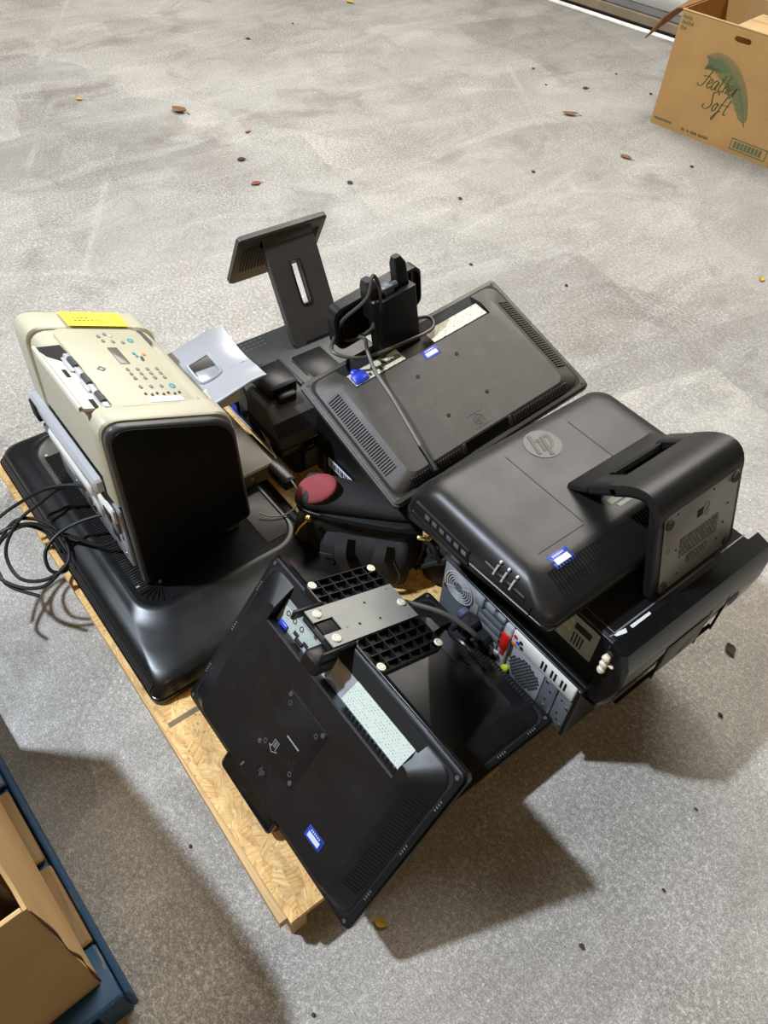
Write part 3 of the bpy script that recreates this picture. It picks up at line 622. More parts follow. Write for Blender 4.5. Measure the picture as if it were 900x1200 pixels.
# back monitor
bk, zt, BX, BY, ny = lcd('monitor', 'charcoal monitor lying face down in the middle with a grey cable across its back', 'monitor', ((-.628, .859, .464), (15.4, -8.4, 88.4)), .556, .358, 'grey_black', 'grey_black',
                         ('x+', 'x-', 'y-'), (.005, .075), (-.012, -.118, R(0)), handle=True)
for x, y in ((-.059, .040), (.052, .041), (.047, -.074), (-.062, -.075)):
    part('screw', 'black_deep', bk, lambda b: b.cyl((x, y, zt), .0045, .0012, 12))
part('port_label', 'print_tan', bk, lambda b: b.box(-.186, .002, .0, -.052, .040, .0008), m=Matrix.Translation((0, ny, .0448)) @ Matrix.Rotation(R(-12), 4, 'X'), label='cream port label with icons')
part('port_icon', 'ink_black', bk, lambda b: [b.ringdisc((-.10 + k * .018, .02, .0008), .0045, .006, .0004, 12) for k in range(3)] + [b.box(-.145 + k * .014, .008 + .012 * (k % 2), .0008, -.138 + k * .014, .018 + .012 * (k % 2), .0012) for k in range(4)], m=Matrix.Translation((0, ny, .0448)) @ Matrix.Rotation(R(-12), 4, 'X'))
part('video_plug', 'blue', bk, lambda b: [b.box(-.184, ny + .004, .030, -.148, ny + .030, .050, .003), b.box(-.176, ny + .028, .030, -.156, ny + .044, .046, .003)], label='blue video plug')
part('rating_label', 'print_tan', bk, lambda b: b.box(.030, .002, .0, .184, .042, .0008), m=Matrix.Translation((0, ny, .0448)) @ Matrix.Rotation(R(-12), 4, 'X'))
# folded up stand of that monitor
FSM = Matrix.LocRotScale(Vector((-.765, .822, .502)), Euler((R(7), R(-6), 0)), None)
fs = part('neck', 'black', bk, lambda b: [b.loft([rr(-.02, .016, -.055, .055, .004, -.01), rr(-.022, .014, -.05, .056, .004, .08), rr(-.024, .010, -.044, .06, .004, .132)]),
     b.box(-.012, -.062, -.002, .02, -.046, .15, .003)], label='upright black stand neck')
fs.matrix_local = world_of(bk).inverted() @ FSM
part('prong', 'black', fs, lambda b: b.loft([rr(-.026, .012, -.064, -.030, .004, .10), rr(-.028, .010, -.062, -.034, .004, .172), rr(-.026, -.002, -.058, -.040, .004, .186)]))
part('prong', 'black', fs, lambda b: b.loft([rr(-.034, -.006, .024, .056, .004, .12), rr(-.036, -.010, .026, .054, .004, .182), rr(-.034, -.018, .030, .048, .004, .196)]))
part('hinge', 'steel_dark', fs, lambda b: [b.cyl((0, 0, 0), .008, .05, 12, m=Matrix.Translation((-.014, -.026, .142)) @ Matrix.Rotation(R(-90), 4, 'X')), b.box(-.03, -.015, .13, -.004, .012, .152, .003)])
bm_ = frame((-.060, -.006, .080), (0, 1, .02), (.10, -.12, 1))
part('base', 'black', fs, lambda b: [b.loft([rr(-.122 + i, .122 - i, -.055 + i, .055 - i, .024, z) for i, z in ((.004, -.018), (0, -.014), (0, .014), (.005, .017), (.007, .004))], m=bm_)])
part('base_rib', 'black_satin', fs, lambda b: [b.box(-.10 + k * .028, -.045, .003, -.098 + k * .028, .045, .012, m=bm_) for k in range(8)])
# grey video cable
gc = tag(MB().tube([(-.842, .690, .50), (-.835, .705, .545), (-.80, .695, .60), (-.765, .728, .66), (-.775, .748, .70), (-.770, .765, .66), (-.765, .755, .59), (-.790, .735, .545), (-.82, .715, .525), (-.845, .72, .53), (-.835, .70, .54), (-.79, .66, .535), (-.745, .71, .528), (-.735, .82, .53), (-.735, .895, .535), (-.77, .91, .54), (-.785, .84, .54), (-.79, .76, .545), (-.775, .72, .56), (-.755, .72, .565), (-.74, .715, .545), (-.69, .70, .527), (-.62, .69, .512), (-.55, .68, .490), (-.50, .672, .476), (-.47, .668, .470)], .0042, 8).build('video_cable', 'cable_grey'), 'grey video cable looped round the upright stand and laid over the middle monitor', 'cable')
part('ferrite', 'rubber_dark', gc, lambda b: b.tube([(-.765, .757, .60), (-.768, .756, .575)], .009, 10, smooth=0))
part('plug', 'black', gc, lambda b: b.tube([(-.50, .672, .476), (-.475, .669, .471), (-.44, .665, .458)], .0062, 8, smooth=2))

# ------------------------------------------------------------------ rear all-in-one with raised stand
ga = thing('desktop_computer', 'charcoal all-in-one computer lying face down at the back with its slotted stand raised', 'computer', (-1.045, .76, .192))
part('front_frame', 'black_gloss', ga, lambda b: b.loft([rr(-.175 + i, .170 - i, -.20 + i, .20 - i, .012, z) for i, z in ((.003, 0), (0, .003), (0, .022), (.004, .025))]))
part('back_cover', 'charcoal', ga, lambda b: b.loft([rr(-.172, .165, -.197, .197, .014, .024), rr(-.172, .162, -.196, .197, .016, .05), rr(-.166, .10, -.188, .19, .016, .108), rr(-.160, .085, -.180, .185, .016, .113)]))
sl_ = frame((.1645, -.09, .052), (0, 1, 0), (-.062, 0, .056))
grille(ga, sl_, -.10, .26, .006, .045, .0066, 'black', .003, .5)
gs_ = Matrix.Translation((0, -.1975, .0)) @ Matrix.Rotation(R(90), 4, 'X')
part('port_panel', 'black_deep', ga, lambda b: b.box(-.165, .004, -.004, .16, .050, .003, .002, m=gs_))
part('port', 'steel', ga, lambda b: [b.box(x, .016, .003, x + .018, .034, .006, m=gs_) for x in (-.15, -.10, .11)])
part('port', 'blue', ga, lambda b: b.box(-.05, .014, .003, -.015, .034, .009, .002, m=gs_), label='violet video socket')
part('edge_strip', 'silver', ga, lambda b: b.box(-.17, .002, .003, .165, .006, .006, m=gs_))
part('latch_block', 'black', ga, lambda b: [b.box(-.01, -.165, .105, .085, -.085, .150, .006), b.box(.085, -.15, .105, .105, -.1, .13, .004)])
part('cable_cover', 'black', ga, lambda b: [b.box(-.04, -.07, .112, .080, -.06, .122, .003), b.box(-.12, -.17, .112, -.02, -.12, .118, .003), b.box(-.03, -.03, .112, .075, .06, .117, .003)])
part('back_slot', 'black_deep', ga, lambda b: b.box(-.02, -.035, .1125, .05, -.012, .1145))
part('spec_mark', 'steel_dark', ga, lambda b: [b.box(-.15 + .014 * r_, -.14 + k * .014, .1130, -.146 + .014 * r_, -.132 + k * .014, .1136) for r_ in range(3) for k in range(7)])
part('service_label', 'printer_grey', ga, lambda b: b.box(-.09, -.115, .1125, -.05, -.105, .1150), label='small grey strip on the back')
pm = frame((-.055, .0775, .112), (0, 1, 0), (-.138, 0, .24))     # panel: x along y, y up the slope, z towards camera side
def slotpanel(b):
    w, h = .0745, .283
    q = lambda z, i: rr(-w + i, w - i, 0, h, .006, z)
    for x0, x1, y0, y1 in ((-w, w, 0, .10), (-w, w, .215, h), (-w, -.016, .10, .215), (.012, w, .10, .215)):
        b.box(x0, y0, -.022, x1, y1, 0)
part('stand_panel', 'charcoal', ga, slotpanel, m=pm)
part('slot_rim', 'black_satin', ga, lambda b: b.tube([(x, y, .0) for x, y in ((-.016, .11), (-.009, .10), (.006, .10), (.012, .11), (.012, .205), (.006, .215), (-.009, .215), (-.016, .205))], .0026, 6, closed=True, smooth=2), m=pm)
part('stand_hinge', 'black_deep', ga, lambda b: [b.box(-.04, .004, .0, .07, .010, .002), b.tube([(-.0745, .0, -.01), (.0745, .0, -.01)], .012, 10, smooth=0)], m=pm)
bp = frame((-.200, .0695, .372), (0, 1, -.02), (-.07, 0, -.155))
part('stand_base', 'charcoal', ga, lambda b: b.loft([rr(-.132 + i, .132 - i, -.004 + i, .168 - i, .01, z) for i, z in ((.004, -.010), (0, -.006), (0, .006), (.003, .009))], m=bp))
b = MB(bp @ Matrix.Translation((0, 0, -.010)) @ Matrix.Rotation(pi, 4, 'Y')); ribs(b, -.115, .115, .03, .12, .009, .4, .002); stuff(b.build('base_vent', 'black_deep', ga))
part('panel_cap', 'charcoal', ga, lambda b: b.box(-.0745, .262, -.024, .0745, .290, .002, .004), m=pm)

jb = thing('storage_box', 'low glossy black device with rounded edge under the rear all-in-one', 'device', (-.982, .725, .105))
part('case', 'black_gloss', jb, lambda b: b.rbox(-.105, .105, -.12, .12, 0, .085, .02, .006))
part('front_plate', 'charcoal', jb, lambda b: b.rbox(-.09, .10, .012, .072, 0, .003, .008, .001, m=frame((.1045, 0, 0), (0, 1, 0), (0, 0, 1))))

kt = thing('computer_tower', 'dark computer case under the middle monitor with white barcode label on its side', 'computer', (-.72, .83, .105))
part('case', 'black', kt, lambda b: b.box(-.155, -.16, 0, .12, .16, .225, .004))
km = Matrix.Translation((0, -.1605, 0)) @ Matrix.Rotation(R(90), 4, 'X')
part('bay_rib', 'printer_grey', kt, lambda b: [b.box(-.12 + k * .022, .01, 0, -.112 + k * .022, .075, .004, m=km) for k in range(6)])
bl = part('barcode_label', 'sticker_white', kt, lambda b: b.box(-.095, .062, .004, .02, .088, .006, m=km), label='white barcode label')
part('barcode', 'ink_black', bl, lambda b: [b.box(-.083 + x, .067, .006, -.083 + x + w_, .083, .0065, m=km) for x, w_ in ((0, .003), (.006, .002), (.013, .006), (.022, .002), (.028, .005), (.038, .003), (.044, .007), (.055, .003), (.062, .006), (.074, .004), (.082, .008))])
part('top_block', 'black', kt, lambda b: b.box(-.02, -.10, .225, .145, .12, .262, .004))

sb_ = thing('plastic_bar', 'slim black plastic bar propped between the printer and rear computer', 'bar', (-.865, .525, .21), (0, R(-3), R(0)))
part('body', 'black_satin', sb_, lambda b: b.box(-.115, -.014, -.02, .085, .018, .012, .004))
part('end_cap', 'black_deep', sb_, lambda b: b.box(.083, -.012, -.018, .088, .016, .010, .001))
part('screw', 'steel_dark', sb_, lambda b: [b.cyl((x, .0, .012), .0035, .001, 8) for x in (-.06, .03)])
part('prop', 'black_deep', sb_, lambda b: b.box(-.02, -.008, -.030, .02, .010, -.018))
tag(MB().tube([(-1.03, .575, .25), (-.99, .565, .235), (-.92, .555, .222), (-.83, .535, .215), (-.78, .53, .222), (-.745, .525, .215), (-.72, .505, .20), (-.72, .47, .19), (-.735, .44, .192), (-.755, .425, .196)], .0019, 6).build('thin_cable', 'cable_white'),
    'thin pale cable curving from the rear computer down onto the television', 'cable')
tag(MB().tube([(-1.09, .52, .40), (-1.05, .535, .34), (-1.035, .54, .28), (-1.05, .55, .235)], .005, 6).build('short_lead', 'cable'), 'short black lead hanging beside the grey paper tray', 'cable')

# ------------------------------------------------------------------ tower A: rear panel towards the camera
ta = thing('computer_tower', 'black computer tower lying flat, its steel rear panel of ports facing the camera', 'computer', (-.157, .645, .105))
part('case', 'black', ta, lambda b: b.box(-.198, .004, 0, .198, .40, .178, .003))
part('side_flange', 'black_satin', ta, lambda b: [b.box(.190, -.010, .0, .199, .004, .18, .001), b.box(-.199, -.006, .175, .199, .004, .181, .001)])
am = Matrix.Translation((-.198, .004, 0)) @ Matrix.Rotation(R(90), 4, 'X')      # u 0..0.396, v 0..0.178, out = camera
part('rear_plate', 'steel_dark', ta, lambda b: b.box(.004, .004, 0, .390, .174, .006), m=am)
psu = part('power_supply', 'steel', ta, lambda b: b.box(.006, .086, .006, .115, .172, .008, .001), m=am)
fx, fy = .055, .130
part('fan_opening', 'black_deep', psu, lambda b: b.cyl((fx, fy, .008), .039, .0006, 28), m=am)
part('fan_hub', 'steel_dark', psu, lambda b: b.cyl((fx, fy, .0088), .014, .002, 20), m=am)
part('fan_guard', 'silver', psu, lambda b: [b.ringdisc((fx, fy, .010), r_ - .0014, r_ + .0014, .0018, 28) for r_ in (.017, .023, .029, .035, .041)] +
     [b.box(-.0012, .012, .0095, .0012, .042, .012, m=Matrix.Translation((fx, fy, 0)) @ Matrix.Rotation(a * pi / 2 + .6, 4, 'Z')) for a in range(4)], m=am)
part('socket', 'black_deep', psu, lambda b: [b.box(.062, .092, .008, .094, .104, .0085), b.box(.012, .092, .008, .03, .102, .009)], m=am)
part('slot_cover', 'steel_dark', ta, lambda b: [b.box(.120 + k * .0, .05 + k * .024, .006, .185, .068 + k * .024, .0095, .001) for k in range(5)], m=am)
part('bracket', 'steel', ta, lambda b: [b.box(.104, .140, .006, .128, .172, .014, .002), b.box(.136, .150, .006, .160, .172, .012, .002), b.box(.168, .156, .006, .190, .172, .012, .002)], m=am)
part('plug', 'black', ta, lambda b: [b.box(.098, .058, .006, .135, .098, .05, .006), b.box(.14, .05, .006, .17, .085, .04, .005)], m=am)
part('plug', 'blue_grey', ta, lambda b: b.box(.078, .07, .006, .096, .09, .03, .003), m=am, label='slate blue plug')
part('io_shield', 'silver', ta, lambda b: [b.box(.128, .006, .006, .205, .052, .012, .002), b.box(.196, .012, .006, .216, .172, .016, .002)], m=am)
part('port', 'black_deep', ta, lambda b: [b.box(.138 + k * .022, .018, .012, .152 + k * .022, .036, .0126) for k in range(3)] + [b.cyl((.15 + k * .02, .044, .012), .004, .0006, 8) for k in range(2)], m=am)
part('lever', 'red', ta, lambda b: [b.box(.196, .095, .010, .216, .146, .024, .004), b.box(.200, .070, .010, .212, .095, .020, .003)], m=am, label='red locking lever')
part('port_strip', 'white', ta, lambda b: b.box(.218, .128, .006, .385, .174, .014, .002), m=am)
for k, c_ in enumerate(('red', 'blue', 'orange')): part('audio_jack', c_, ta, lambda b: b.cyl((.226 + (k % 2) * .009, .160 - k * .012, .014), .0045, .002, 10), m=am)
part('audio_jack', 'black_deep', ta, lambda b: [b.cyl((.242, .156, .014), .005, .001, 10), b.cyl((.246, .142, .014), .005, .001, 10)], m=am)
part('port', 'black_deep', ta, lambda b: [b.box(.298 + k * .026 + j * .009, .140 - .0 * k, .014, .303 + k * .026 + j * .009, .166, .0145) for k in range(3) for j in range(2)], m=am)
part('lower_plate', 'steel', ta, lambda b: b.box(.218, .006, .006, .312, .126, .009, .001), m=am)
b = MB(am)
for i in range(12):
    for j in range(12):
        x, y = (i - 5.5) * .0078 + (j % 2) * .0039, (j - 5.5) * .0072
        if x * x + y * y < .0415 ** 2: b.cyl((.266 + x, .066 + y, .009), .0036, .0006, 6)
stuff(b.build('honeycomb_hole', 'black_deep', ta))
part('corner_plate', 'steel_dark', ta, lambda b: [b.box(.314, .006, .006, .386, .126, .009, .001), b.box(.345, .006, .009, .350, .126, .012)], m=am)
part('screw', 'chrome', ta, lambda b: [b.cyl((x, y, .009), .0035, .002, 10) for x, y in ((.322, .115), (.38, .09), (.38, .02), (.33, .03), (.224, .012), (.31, .012))], m=am)
part('hole', 'black_deep', ta, lambda b: [b.cyl((x, y, .009), .003, .0004, 8) for x, y in ((.335, .09), (.365, .1), (.365, .05), (.33, .055), (.37, .03))], m=am)
part('clip', 'yellow_green', ta, lambda b: b.box(.214, .022, .006, .230, .040, .018, .003), m=am)
tag(MB().tube([(-.25, .600, .185), (-.235, .56, .215), (-.185, .555, .235), (-.145, .57, .20), (-.15, .585, .155), (-.19, .57, .158)], .0055, 8).build('power_lead', 'cable'), 'black power lead looping out of the tower rear panel', 'cable')
tag(MB().tube([(-.205, .60, .19), (-.19, .585, .24), (-.25, .56, .26), (-.32, .52, .255), (-.38, .47, .25), (-.43, .44, .20)], .0055, 8).build('power_lead', 'cable_grey'), 'grey lead running from the tower rear towards the black bag', 'cable')

# ------------------------------------------------------------------ tower B on top: glossy front bezel to the right
tb_ = thing('computer_tower', 'upper black tower with glossy front bezel hanging over the right edge', 'computer', (-.15, .86, .286))
part('case', 'black', tb_, lambda b: b.box(-.20, -.198, 0, .204, .20, .156, .004))
part('seam', 'steel_dark', tb_, lambda b: [b.box(-.2, -.1995, .15, .196, -.198, .1515), b.box(.180, -.197, .1555, .183, .2, .1568), b.box(-.2, -.185, .1555, .180, -.183, .1565)])
def bez(b):
    pr_ = [(.196, -.030), (.222, -.022), (.238, .02), (.244, .08), (.242, .13), (.228, .160), (.196, .167)]
    secs = []
    for y, k in ((-.212, .97), (-.206, 1.0), (.214, 1.0), (.220, .97)):
        secs.append([((x - .196) * (k if k == 1 else .8) + .196, y, (z - .068) * k + .068) for x, z in pr_])
    b.loft(secs)
part('front_bezel', 'black_gloss', tb_, bez)
bz = frame((.2452, 0, .02), (0, 1, 0), (-.02, 0, 1))
part('bezel_line', 'black_deep', tb_, lambda b: [b.box(-.085, -.035, -.004, -.0825, .075, .0006), b.box(-.19, -.02, -.008, .10, -.0175, -.001), b.box(.10, -.03, -.004, .1025, .08, .0006), b.box(.045, -.03, -.004, .047, .08, .0006)], m=bz)
part('drive_door', 'black_satin', tb_, lambda b: b.rbox(-.08, .042, -.014, .072, -.004, .0015, .004, .001), m=bz)
part('badge', 'steel_dark', tb_, lambda b: [hp_mark(b, .016, .0012, m=bz @ Matrix.Translation((.13, .05, .0))), b.ringdisc((.13, .05, 0), .016, .018, .001, 20, m=bz)])
part('bezel_print', 'steel_dark', tb_, lambda b: [b.box(-.02 + k * .006, -.006 + k * .004, .0014, -.016 + k * .006, .004 + k * .004, .002) for k in range(5)], m=bz)
part('foot', 'black_satin', tb_, lambda b: b.rbox(.14, .19, .06, .16, -.052, -.006, .01, .004))
part('hinge_clip', 'black_satin', tb_, lambda b: [b.box(.175, -.212, -.03, .222, -.196, -.012, .003), b.box(.19, -.208, -.028, .216, -.2, .15, .003)])
bm2 = Matrix.Translation((0, -.1985, 0)) @ Matrix.Rotation(R(90), 4, 'X')
sp_ = part('spec_sticker', 'print', tb_, lambda b: b.box(-.048, -.043, 0, .048, .043, .0012), m=bm2 @ Matrix.Translation((.120, .098, 0)), label='large printed specification sticker')
part('sticker_picture', 'print_tan', sp_, lambda b: [b.box(.064, .092, 0, .098, .136, .0006), b.box(.064, .062, 0, .09, .086, .0006)], m=Matrix.Translation((-.108, -.100, .0012)))
part('barcode', 'ink_black', sp_, lambda b: [b.box(.106 + k * .007, .066, .0012, .109 + k * .007, .10, .0018) for k in range(4)] + [b.box(.104, .11, .0012, .142, .128, .0018)], m=Matrix.Translation((-.108, -.100, 0)))
part('small_sticker', 'print_dark', tb_, lambda b: b.box(.025, .09, 0, .05, .145, .001), m=bm2)
part('broken_clip', 'rubber', tb_, lambda b: [b.sphere((.200, .092 + k * .018, .018), .0085, n=8, k=6, sc=(1, 1.1, .8)) for k in range(3)] + [b.box(.194, .085, .008, .206, .135, .020, .003), b.box(.206, .112, .012, .218, .118, .018, .002)], m=bm2, label='broken cream plastic clip')
part('scuff', 'white', tb_, lambda b: [b.prism([(.180, -.19), (.188, -.186), (.194, -.165), (.186, -.160)], .1562, .1568), b.prism([(.187, -.15), (.194, -.15), (.196, -.10), (.188, -.098)], .1562, .1568)], label='white scuff along the top edge')

# ------------------------------------------------------------------ black all-in-one on the towers
ai = thing('desktop_computer', 'soft black all-in-one computer lying face down on the towers, folded stand with grey base plate', 'computer', (-.215, .805, .4445))
AX0, AX1, AY0, AY1 = -.18, .196, -.262, .268
def wedge(ring): return [(x, y, z + .046 * (x - AX0) / (AX1 - AX0) * max(0, 1 - z / .085)) for x, y, z in ring]      # body thins towards its lower edge
part('front_frame', 'black_satin', ai, lambda b: b.loft([wedge(rr(AX0 + i, AX1 - i, AY0 + i, AY1 - i, .02, z, 6)) for i, z in ((.006, 0), (.001, .004), (0, .010), (0, .026), (.003, .029))]))
part('gap', 'black_deep', ai, lambda b: b.loft([wedge(rr(AX0 + .004, AX1 - .004, AY0 + .004, AY1 - .004, .02, z, 6)) for z in (.028, .032)]))
def shellring(i, j, k, z, r): return wedge(rr(AX0 + i, AX1 - j, AY0 + k, AY1 - k, r, z, 8))
part('back_cover', 'aio', ai, lambda b: b.loft([shellring(.001, .001, .001, .0315, .024), shellring(.001, .002, .001, .052, .03), shellring(.006, .010, .005, .070, .034), shellring(.014, .024, .012, .084, .036),
     shellring(.024, .045, .020, .094, .034), shellring(.036, .066, .031, .101, .03), shellring(.052, .076, .046, .104, .026), shellring(.07, .085, .064, .1045, .02)]), ang=50)
ZT = .1046
part('seam', 'black_deep', ai, lambda b: [b.box(-.115, -.073, ZT - .0004, .085, -.0718, ZT + .0004), b.box(-.115, .100, ZT - .0004, .02, .1012, ZT + .0004), b.box(.0895, -.19, ZT - .002, .091, -.075, ZT + .0002)])
em = Matrix.Translation((-.098, .012, ZT)) @ Matrix.Rotation(R(90), 4, 'Z')
ev = part('emblem', 'black_satin', ai, lambda b: [b.cyl((0, 0, 0), .038, .0008, 40)], m=em, label='round glossy emblem')
part('emblem_letters', 'grey_black', ev, lambda b: hp_mark(b, .038, .0016), m=em)
vm_ = frame((.1465, 0, .0935), (0, 1, 0), (-.030, 0, .0115)); 
vs_ = frame((.1725, 0, .0815), (0, 1, 0), (-.026, 0, .014))
grille(ai, vs_, -.205, .215, -.004, .026, .0072, 'aio', .0035, .5)
grille(ai, vm_, -.205, .215, -.003, .022, .0072, 'aio', .0035, .5)
sticker(ai, Matrix.Translation((.118, -.162, .1032)) @ Matrix.Rotation(R(6), 4, 'Y') @ Matrix.Rotation(R(90), 4, 'Z'), .046, .028)
# left flank: port recess, door and three bright clips
fm = Matrix.Translation((0, AY0 + .001, 0)) @ Matrix.Rotation(R(90), 4, 'X')
part('side_recess', 'black_deep', ai, lambda b: b.rbox(-.15, .0, .034, .070, -.02, .0016, .004, .0005), m=fm)
part('side_lip', 'aio', ai, lambda b: b.rbox(-.155, .005, .0315, .044, -.01, .006, .004, .001), m=fm)
part('side_socket', 'steel_dark', ai, lambda b: [b.box(-.118 + k * .020, .052, .0016, -.106 + k * .020, .062, .0026) for k in range(6)], m=fm)
part('side_door', 'aio', ai, lambda b: b.rbox(.030, .135, .058, .078, -.006, -.0015, .006, .0006), m=fm)
for x in (.060, .080, .100):
    part('bright_clip', 'silver', ai, lambda b: [b.tube([(x, .070, .0), (x, .080, -.005), (x, .088, -.010)], .0024, 6, smooth=2), b.sphere((x, .093, -.0145), .0036, n=8, k=5)], m=fm)
part('side_seam', 'black_deep', ai, lambda b: [b.box(.150, .05, .0, .1512, .08, .0014)], m=fm)
# stand arm sweeping up from the back and over to the base plate
def arm(b, pts, th, y0, y1, ins=.004):
    """extrude a thick polyline in xz along y"""
    P = [Vector((x, 0, z)) for x, z in pts]; up = []; dn = []
    for i, p in enumerate(P):
        t = (P[min(i + 1, len(P) - 1)] - P[max(i - 1, 0)]).normalized(); n = Vector((-t.z, 0, t.x))
        up.append(p + n * th / 2); dn.append(p - n * th / 2)
    def sec(y, k):
        o = [q + (p_ - q) * 0 for q, p_ in zip(up, P)] + list(reversed(dn))
        c = [(p_ + (q - p_) * k) for q, p_ in zip(up, P)] + [(p_ + (q - p_) * k) for q, p_ in reversed(list(zip(dn, P)))]
        return [(v.x, y, v.z) for v in c]
    b.loft([sec(y0, .5), sec(y0 + ins, 1), sec(y1 - ins, 1), sec(y1, .5)])
def bend(p0, p1, p2, n=7):
    return [tuple((Vector(p0) * (1 - t) ** 2 + Vector(p1) * 2 * t * (1 - t) + Vector(p2) * t * t)) for t in [k / n for k in range(n + 1)]]
B0 = (.035, .108); B1 = (.128, .178); BE = bend((.100, .170), (.172, .236), (.186, .168), 9); BF = (.237, .006)
YA, YB = -.032, .212
def armmesh(b):
    arm(b, [(.010, .104), (.040, .1225), (.052, .131)], .014, YA, YB)
    arm(b, [(.050, .1295), (.085, .158), (.102, .1715)], .019, YA, YA + .055); arm(b, [(.050, .1295), (.085, .158), (.102, .1715)], .019, YB - .05, YB)
    arm(b, [(.093, .1645)] + BE, .022, YA, YB)
part('stand_arm', 'aio', ai, armmesh, ang=50)
part('slot_rim', 'black_satin', ai, lambda b: [b.tube([(.056, YA + .056, .145), (.094, YA + .056, .176), (.094, YB - .051, .176), (.056, YB - .051, .145)], .003, 6, closed=True, smooth=1)])
pv = frame((.237, .09, .002), (0, 1, 0), (-.050, 0, .172))
part('stand_base', 'aio', ai, lambda b: b.loft([rr(-.122 + i, .122 - i, i, .184 - i, .012, z) for i, z in ((.004, -.014), (0, -.010), (0, .004), (.003, .007), (.006, .007))], m=pv))
bpl = part('base_plate', 'plate_grey', ai, lambda b: b.rbox(-.104, .106, .010, .180, .007, .0095, .008, .0005), m=pv, label='grey metal base plate')
for x, y in ((-.094, .022), (.094, .022), (-.092, .160), (.094, .166)):
    q_ = part('rubber_foot', 'rubber_dark', ai, lambda b: b.cyl((x, y, .0095), .0105, .0035, 18, b=.001), m=pv)
    part('foot_core', 'black', q_, lambda b: b.ringdisc((x, y, .013), .005, .0062, .0004, 14), m=pv)
part('plate_label', 'print_dark', ai, lambda b: [b.box(-.055, .066, 0, .055, .108, .0007), b.box(-.03, .042, 0, .03, .059, .0007)], m=pv @ Matrix.Translation((0, 0, .0095)))
part('plate_hole', 'black_deep', ai, lambda b: [b.cyl((x, y, .0095), .0026, .0004, 8) for x, y in ((-.065, .09), (.075, .075), (-.055, .03), (.06, .045), (.082, .115), (-.07, .172), (.03, .172))] + [b.box(-.012, .132, .0095, .004, .148, .0101)], m=pv)
part('plate_logo', 'steel_dark', ai, lambda b: [b.ringdisc((.014, .146, .0095), .007, .0082, .0005, 16), b.ringdisc((-.088, .10, .0095), .004, .005, .0005, 12), b.ringdisc((.016, .130, .0095), .005, .006, .0005, 16)], m=pv)
part('inner_label', 'print', ai, lambda b: [b.box(.075, .0, .0, .088, .055, .001), b.box(.092, .01, 0, .10, .05, .001)], m=Matrix.Translation((.0, .0, .1045)))

# ------------------------------------------------------------------ camera bag
bag = thing('camera_bag', 'black padded camera bag with dusty red end panel on its lid', 'bag', (-.578, .597, .106), (0, 0, R(43)))
def soft(i, z, r=.05, sx=0, sy=0): return rr(-.135 + i + sx, .135 - i + sx, -.060 + i * .7 + sy, .05 - i * .7 + sy, r, z, 7)
part('body', 'nylon', bag, lambda b: b.loft([soft(.012, 0), soft(.002, .012), soft(-.004, .05), soft(-.002, .10), soft(.002, .15), soft(.008, .168)]), ang=80)
part('front_pocket', 'nylon', bag, lambda b: b.loft([rr(-.09 + i, .12 - i, -.100 + j, -.05, .03, z, 6) for i, j, z in ((.02, .03, .006), (.004, .006, .016), (0, 0, .06), (.003, .008, .105), (.012, .026, .125), (.03, .045, .13))]), ang=80)
part('side_pocket', 'nylon_soft', bag, lambda b: b.loft([rr(-.162 + i, -.11, -.052 + i, .05 - i, .03, z, 6) for i, z in ((.02, .006), (.004, .02), (0, .07), (.006, .105), (.02, .12))]), ang=80)
def lidring(u):
    x = -.165 + .33 * u; hh = .050 - .012 * u; yy = .078 - .010 * u
    sc = (0.35, .8, 1, 1, 1, .85, .4)[min(6, int(u * 6.999))]
    return x, hh, yy
def lid(b):
    secs = []
    for k, (u, s_) in enumerate(((0, .55), (.02, .82), (.06, .95), (.15, 1), (.4, .98), (.65, .92), (.85, .82), (.96, .62), (1.0, .35))):
        x = -.146 + .30 * u; hh = (.038 - .014 * u) * s_; yy = (.050 - .012 * u) * (s_ * .5 + .5)
        secs.append([(x + .012 * sin(a), yy * cos(a), .185 - .016 * u + hh * (abs(sin(a)) ** .75) * (1 if sin(a) > 0 else -.45)) for a in [2 * pi * q / 22 for q in range(22)]])
    b.loft(secs)
part('lid', 'nylon_soft', bag, lid, ang=80)
part('end_panel', 'red_cloth', bag, lambda b: b.sphere((0, 0, 0), 1, n=20, k=10, sc=(.052, .036, .013), m=Matrix.Translation((-.108, -.014, .212)) @ Matrix.Rotation(R(-26), 4, 'Y') @ Matrix.Rotation(R(20), 4, 'X')), label='dusty red padded panel', ang=80)
part('zipper', 'black_satin', bag, lambda b: b.tube([(-.148, .02, .176), (-.146, -.03, .174), (-.125, -.050, .172), (-.05, -.058, .168), (.06, -.058, .163), (.13, -.050, .160)], .0052, 6))
part('piping', 'printer_grey', bag, lambda b: [b.tube([(-.151, .02, .184), (-.148, -.032, .183), (-.127, -.053, .181), (-.09, -.06, .179)], .0018, 5), b.tube([(.085, -.102, .105), (.10, -.104, .06), (.085, -.103, .012)], .0014, 5)])
zp = part('zip_pull', 'brass', bag, lambda b: [b.box(-.122, -.074, .163, -.108, -.064, .180, .003), b.tube([(-.115, -.076, .173), (-.13, -.084, .156), (-.138, -.09, .138)], .003, 6)])
part('zip_pull', 'brass', bag, lambda b: [b.box(.126, -.070, .156, .148, -.058, .168, .003), b.ringdisc((.152, -.064, .160), .004, .007, .002, 12)])
part('pull_cord', 'nylon', bag, lambda b: b.tube([(.148, -.068, .158), (.168, -.078, .14), (.175, -.084, .118)], .005, 6))
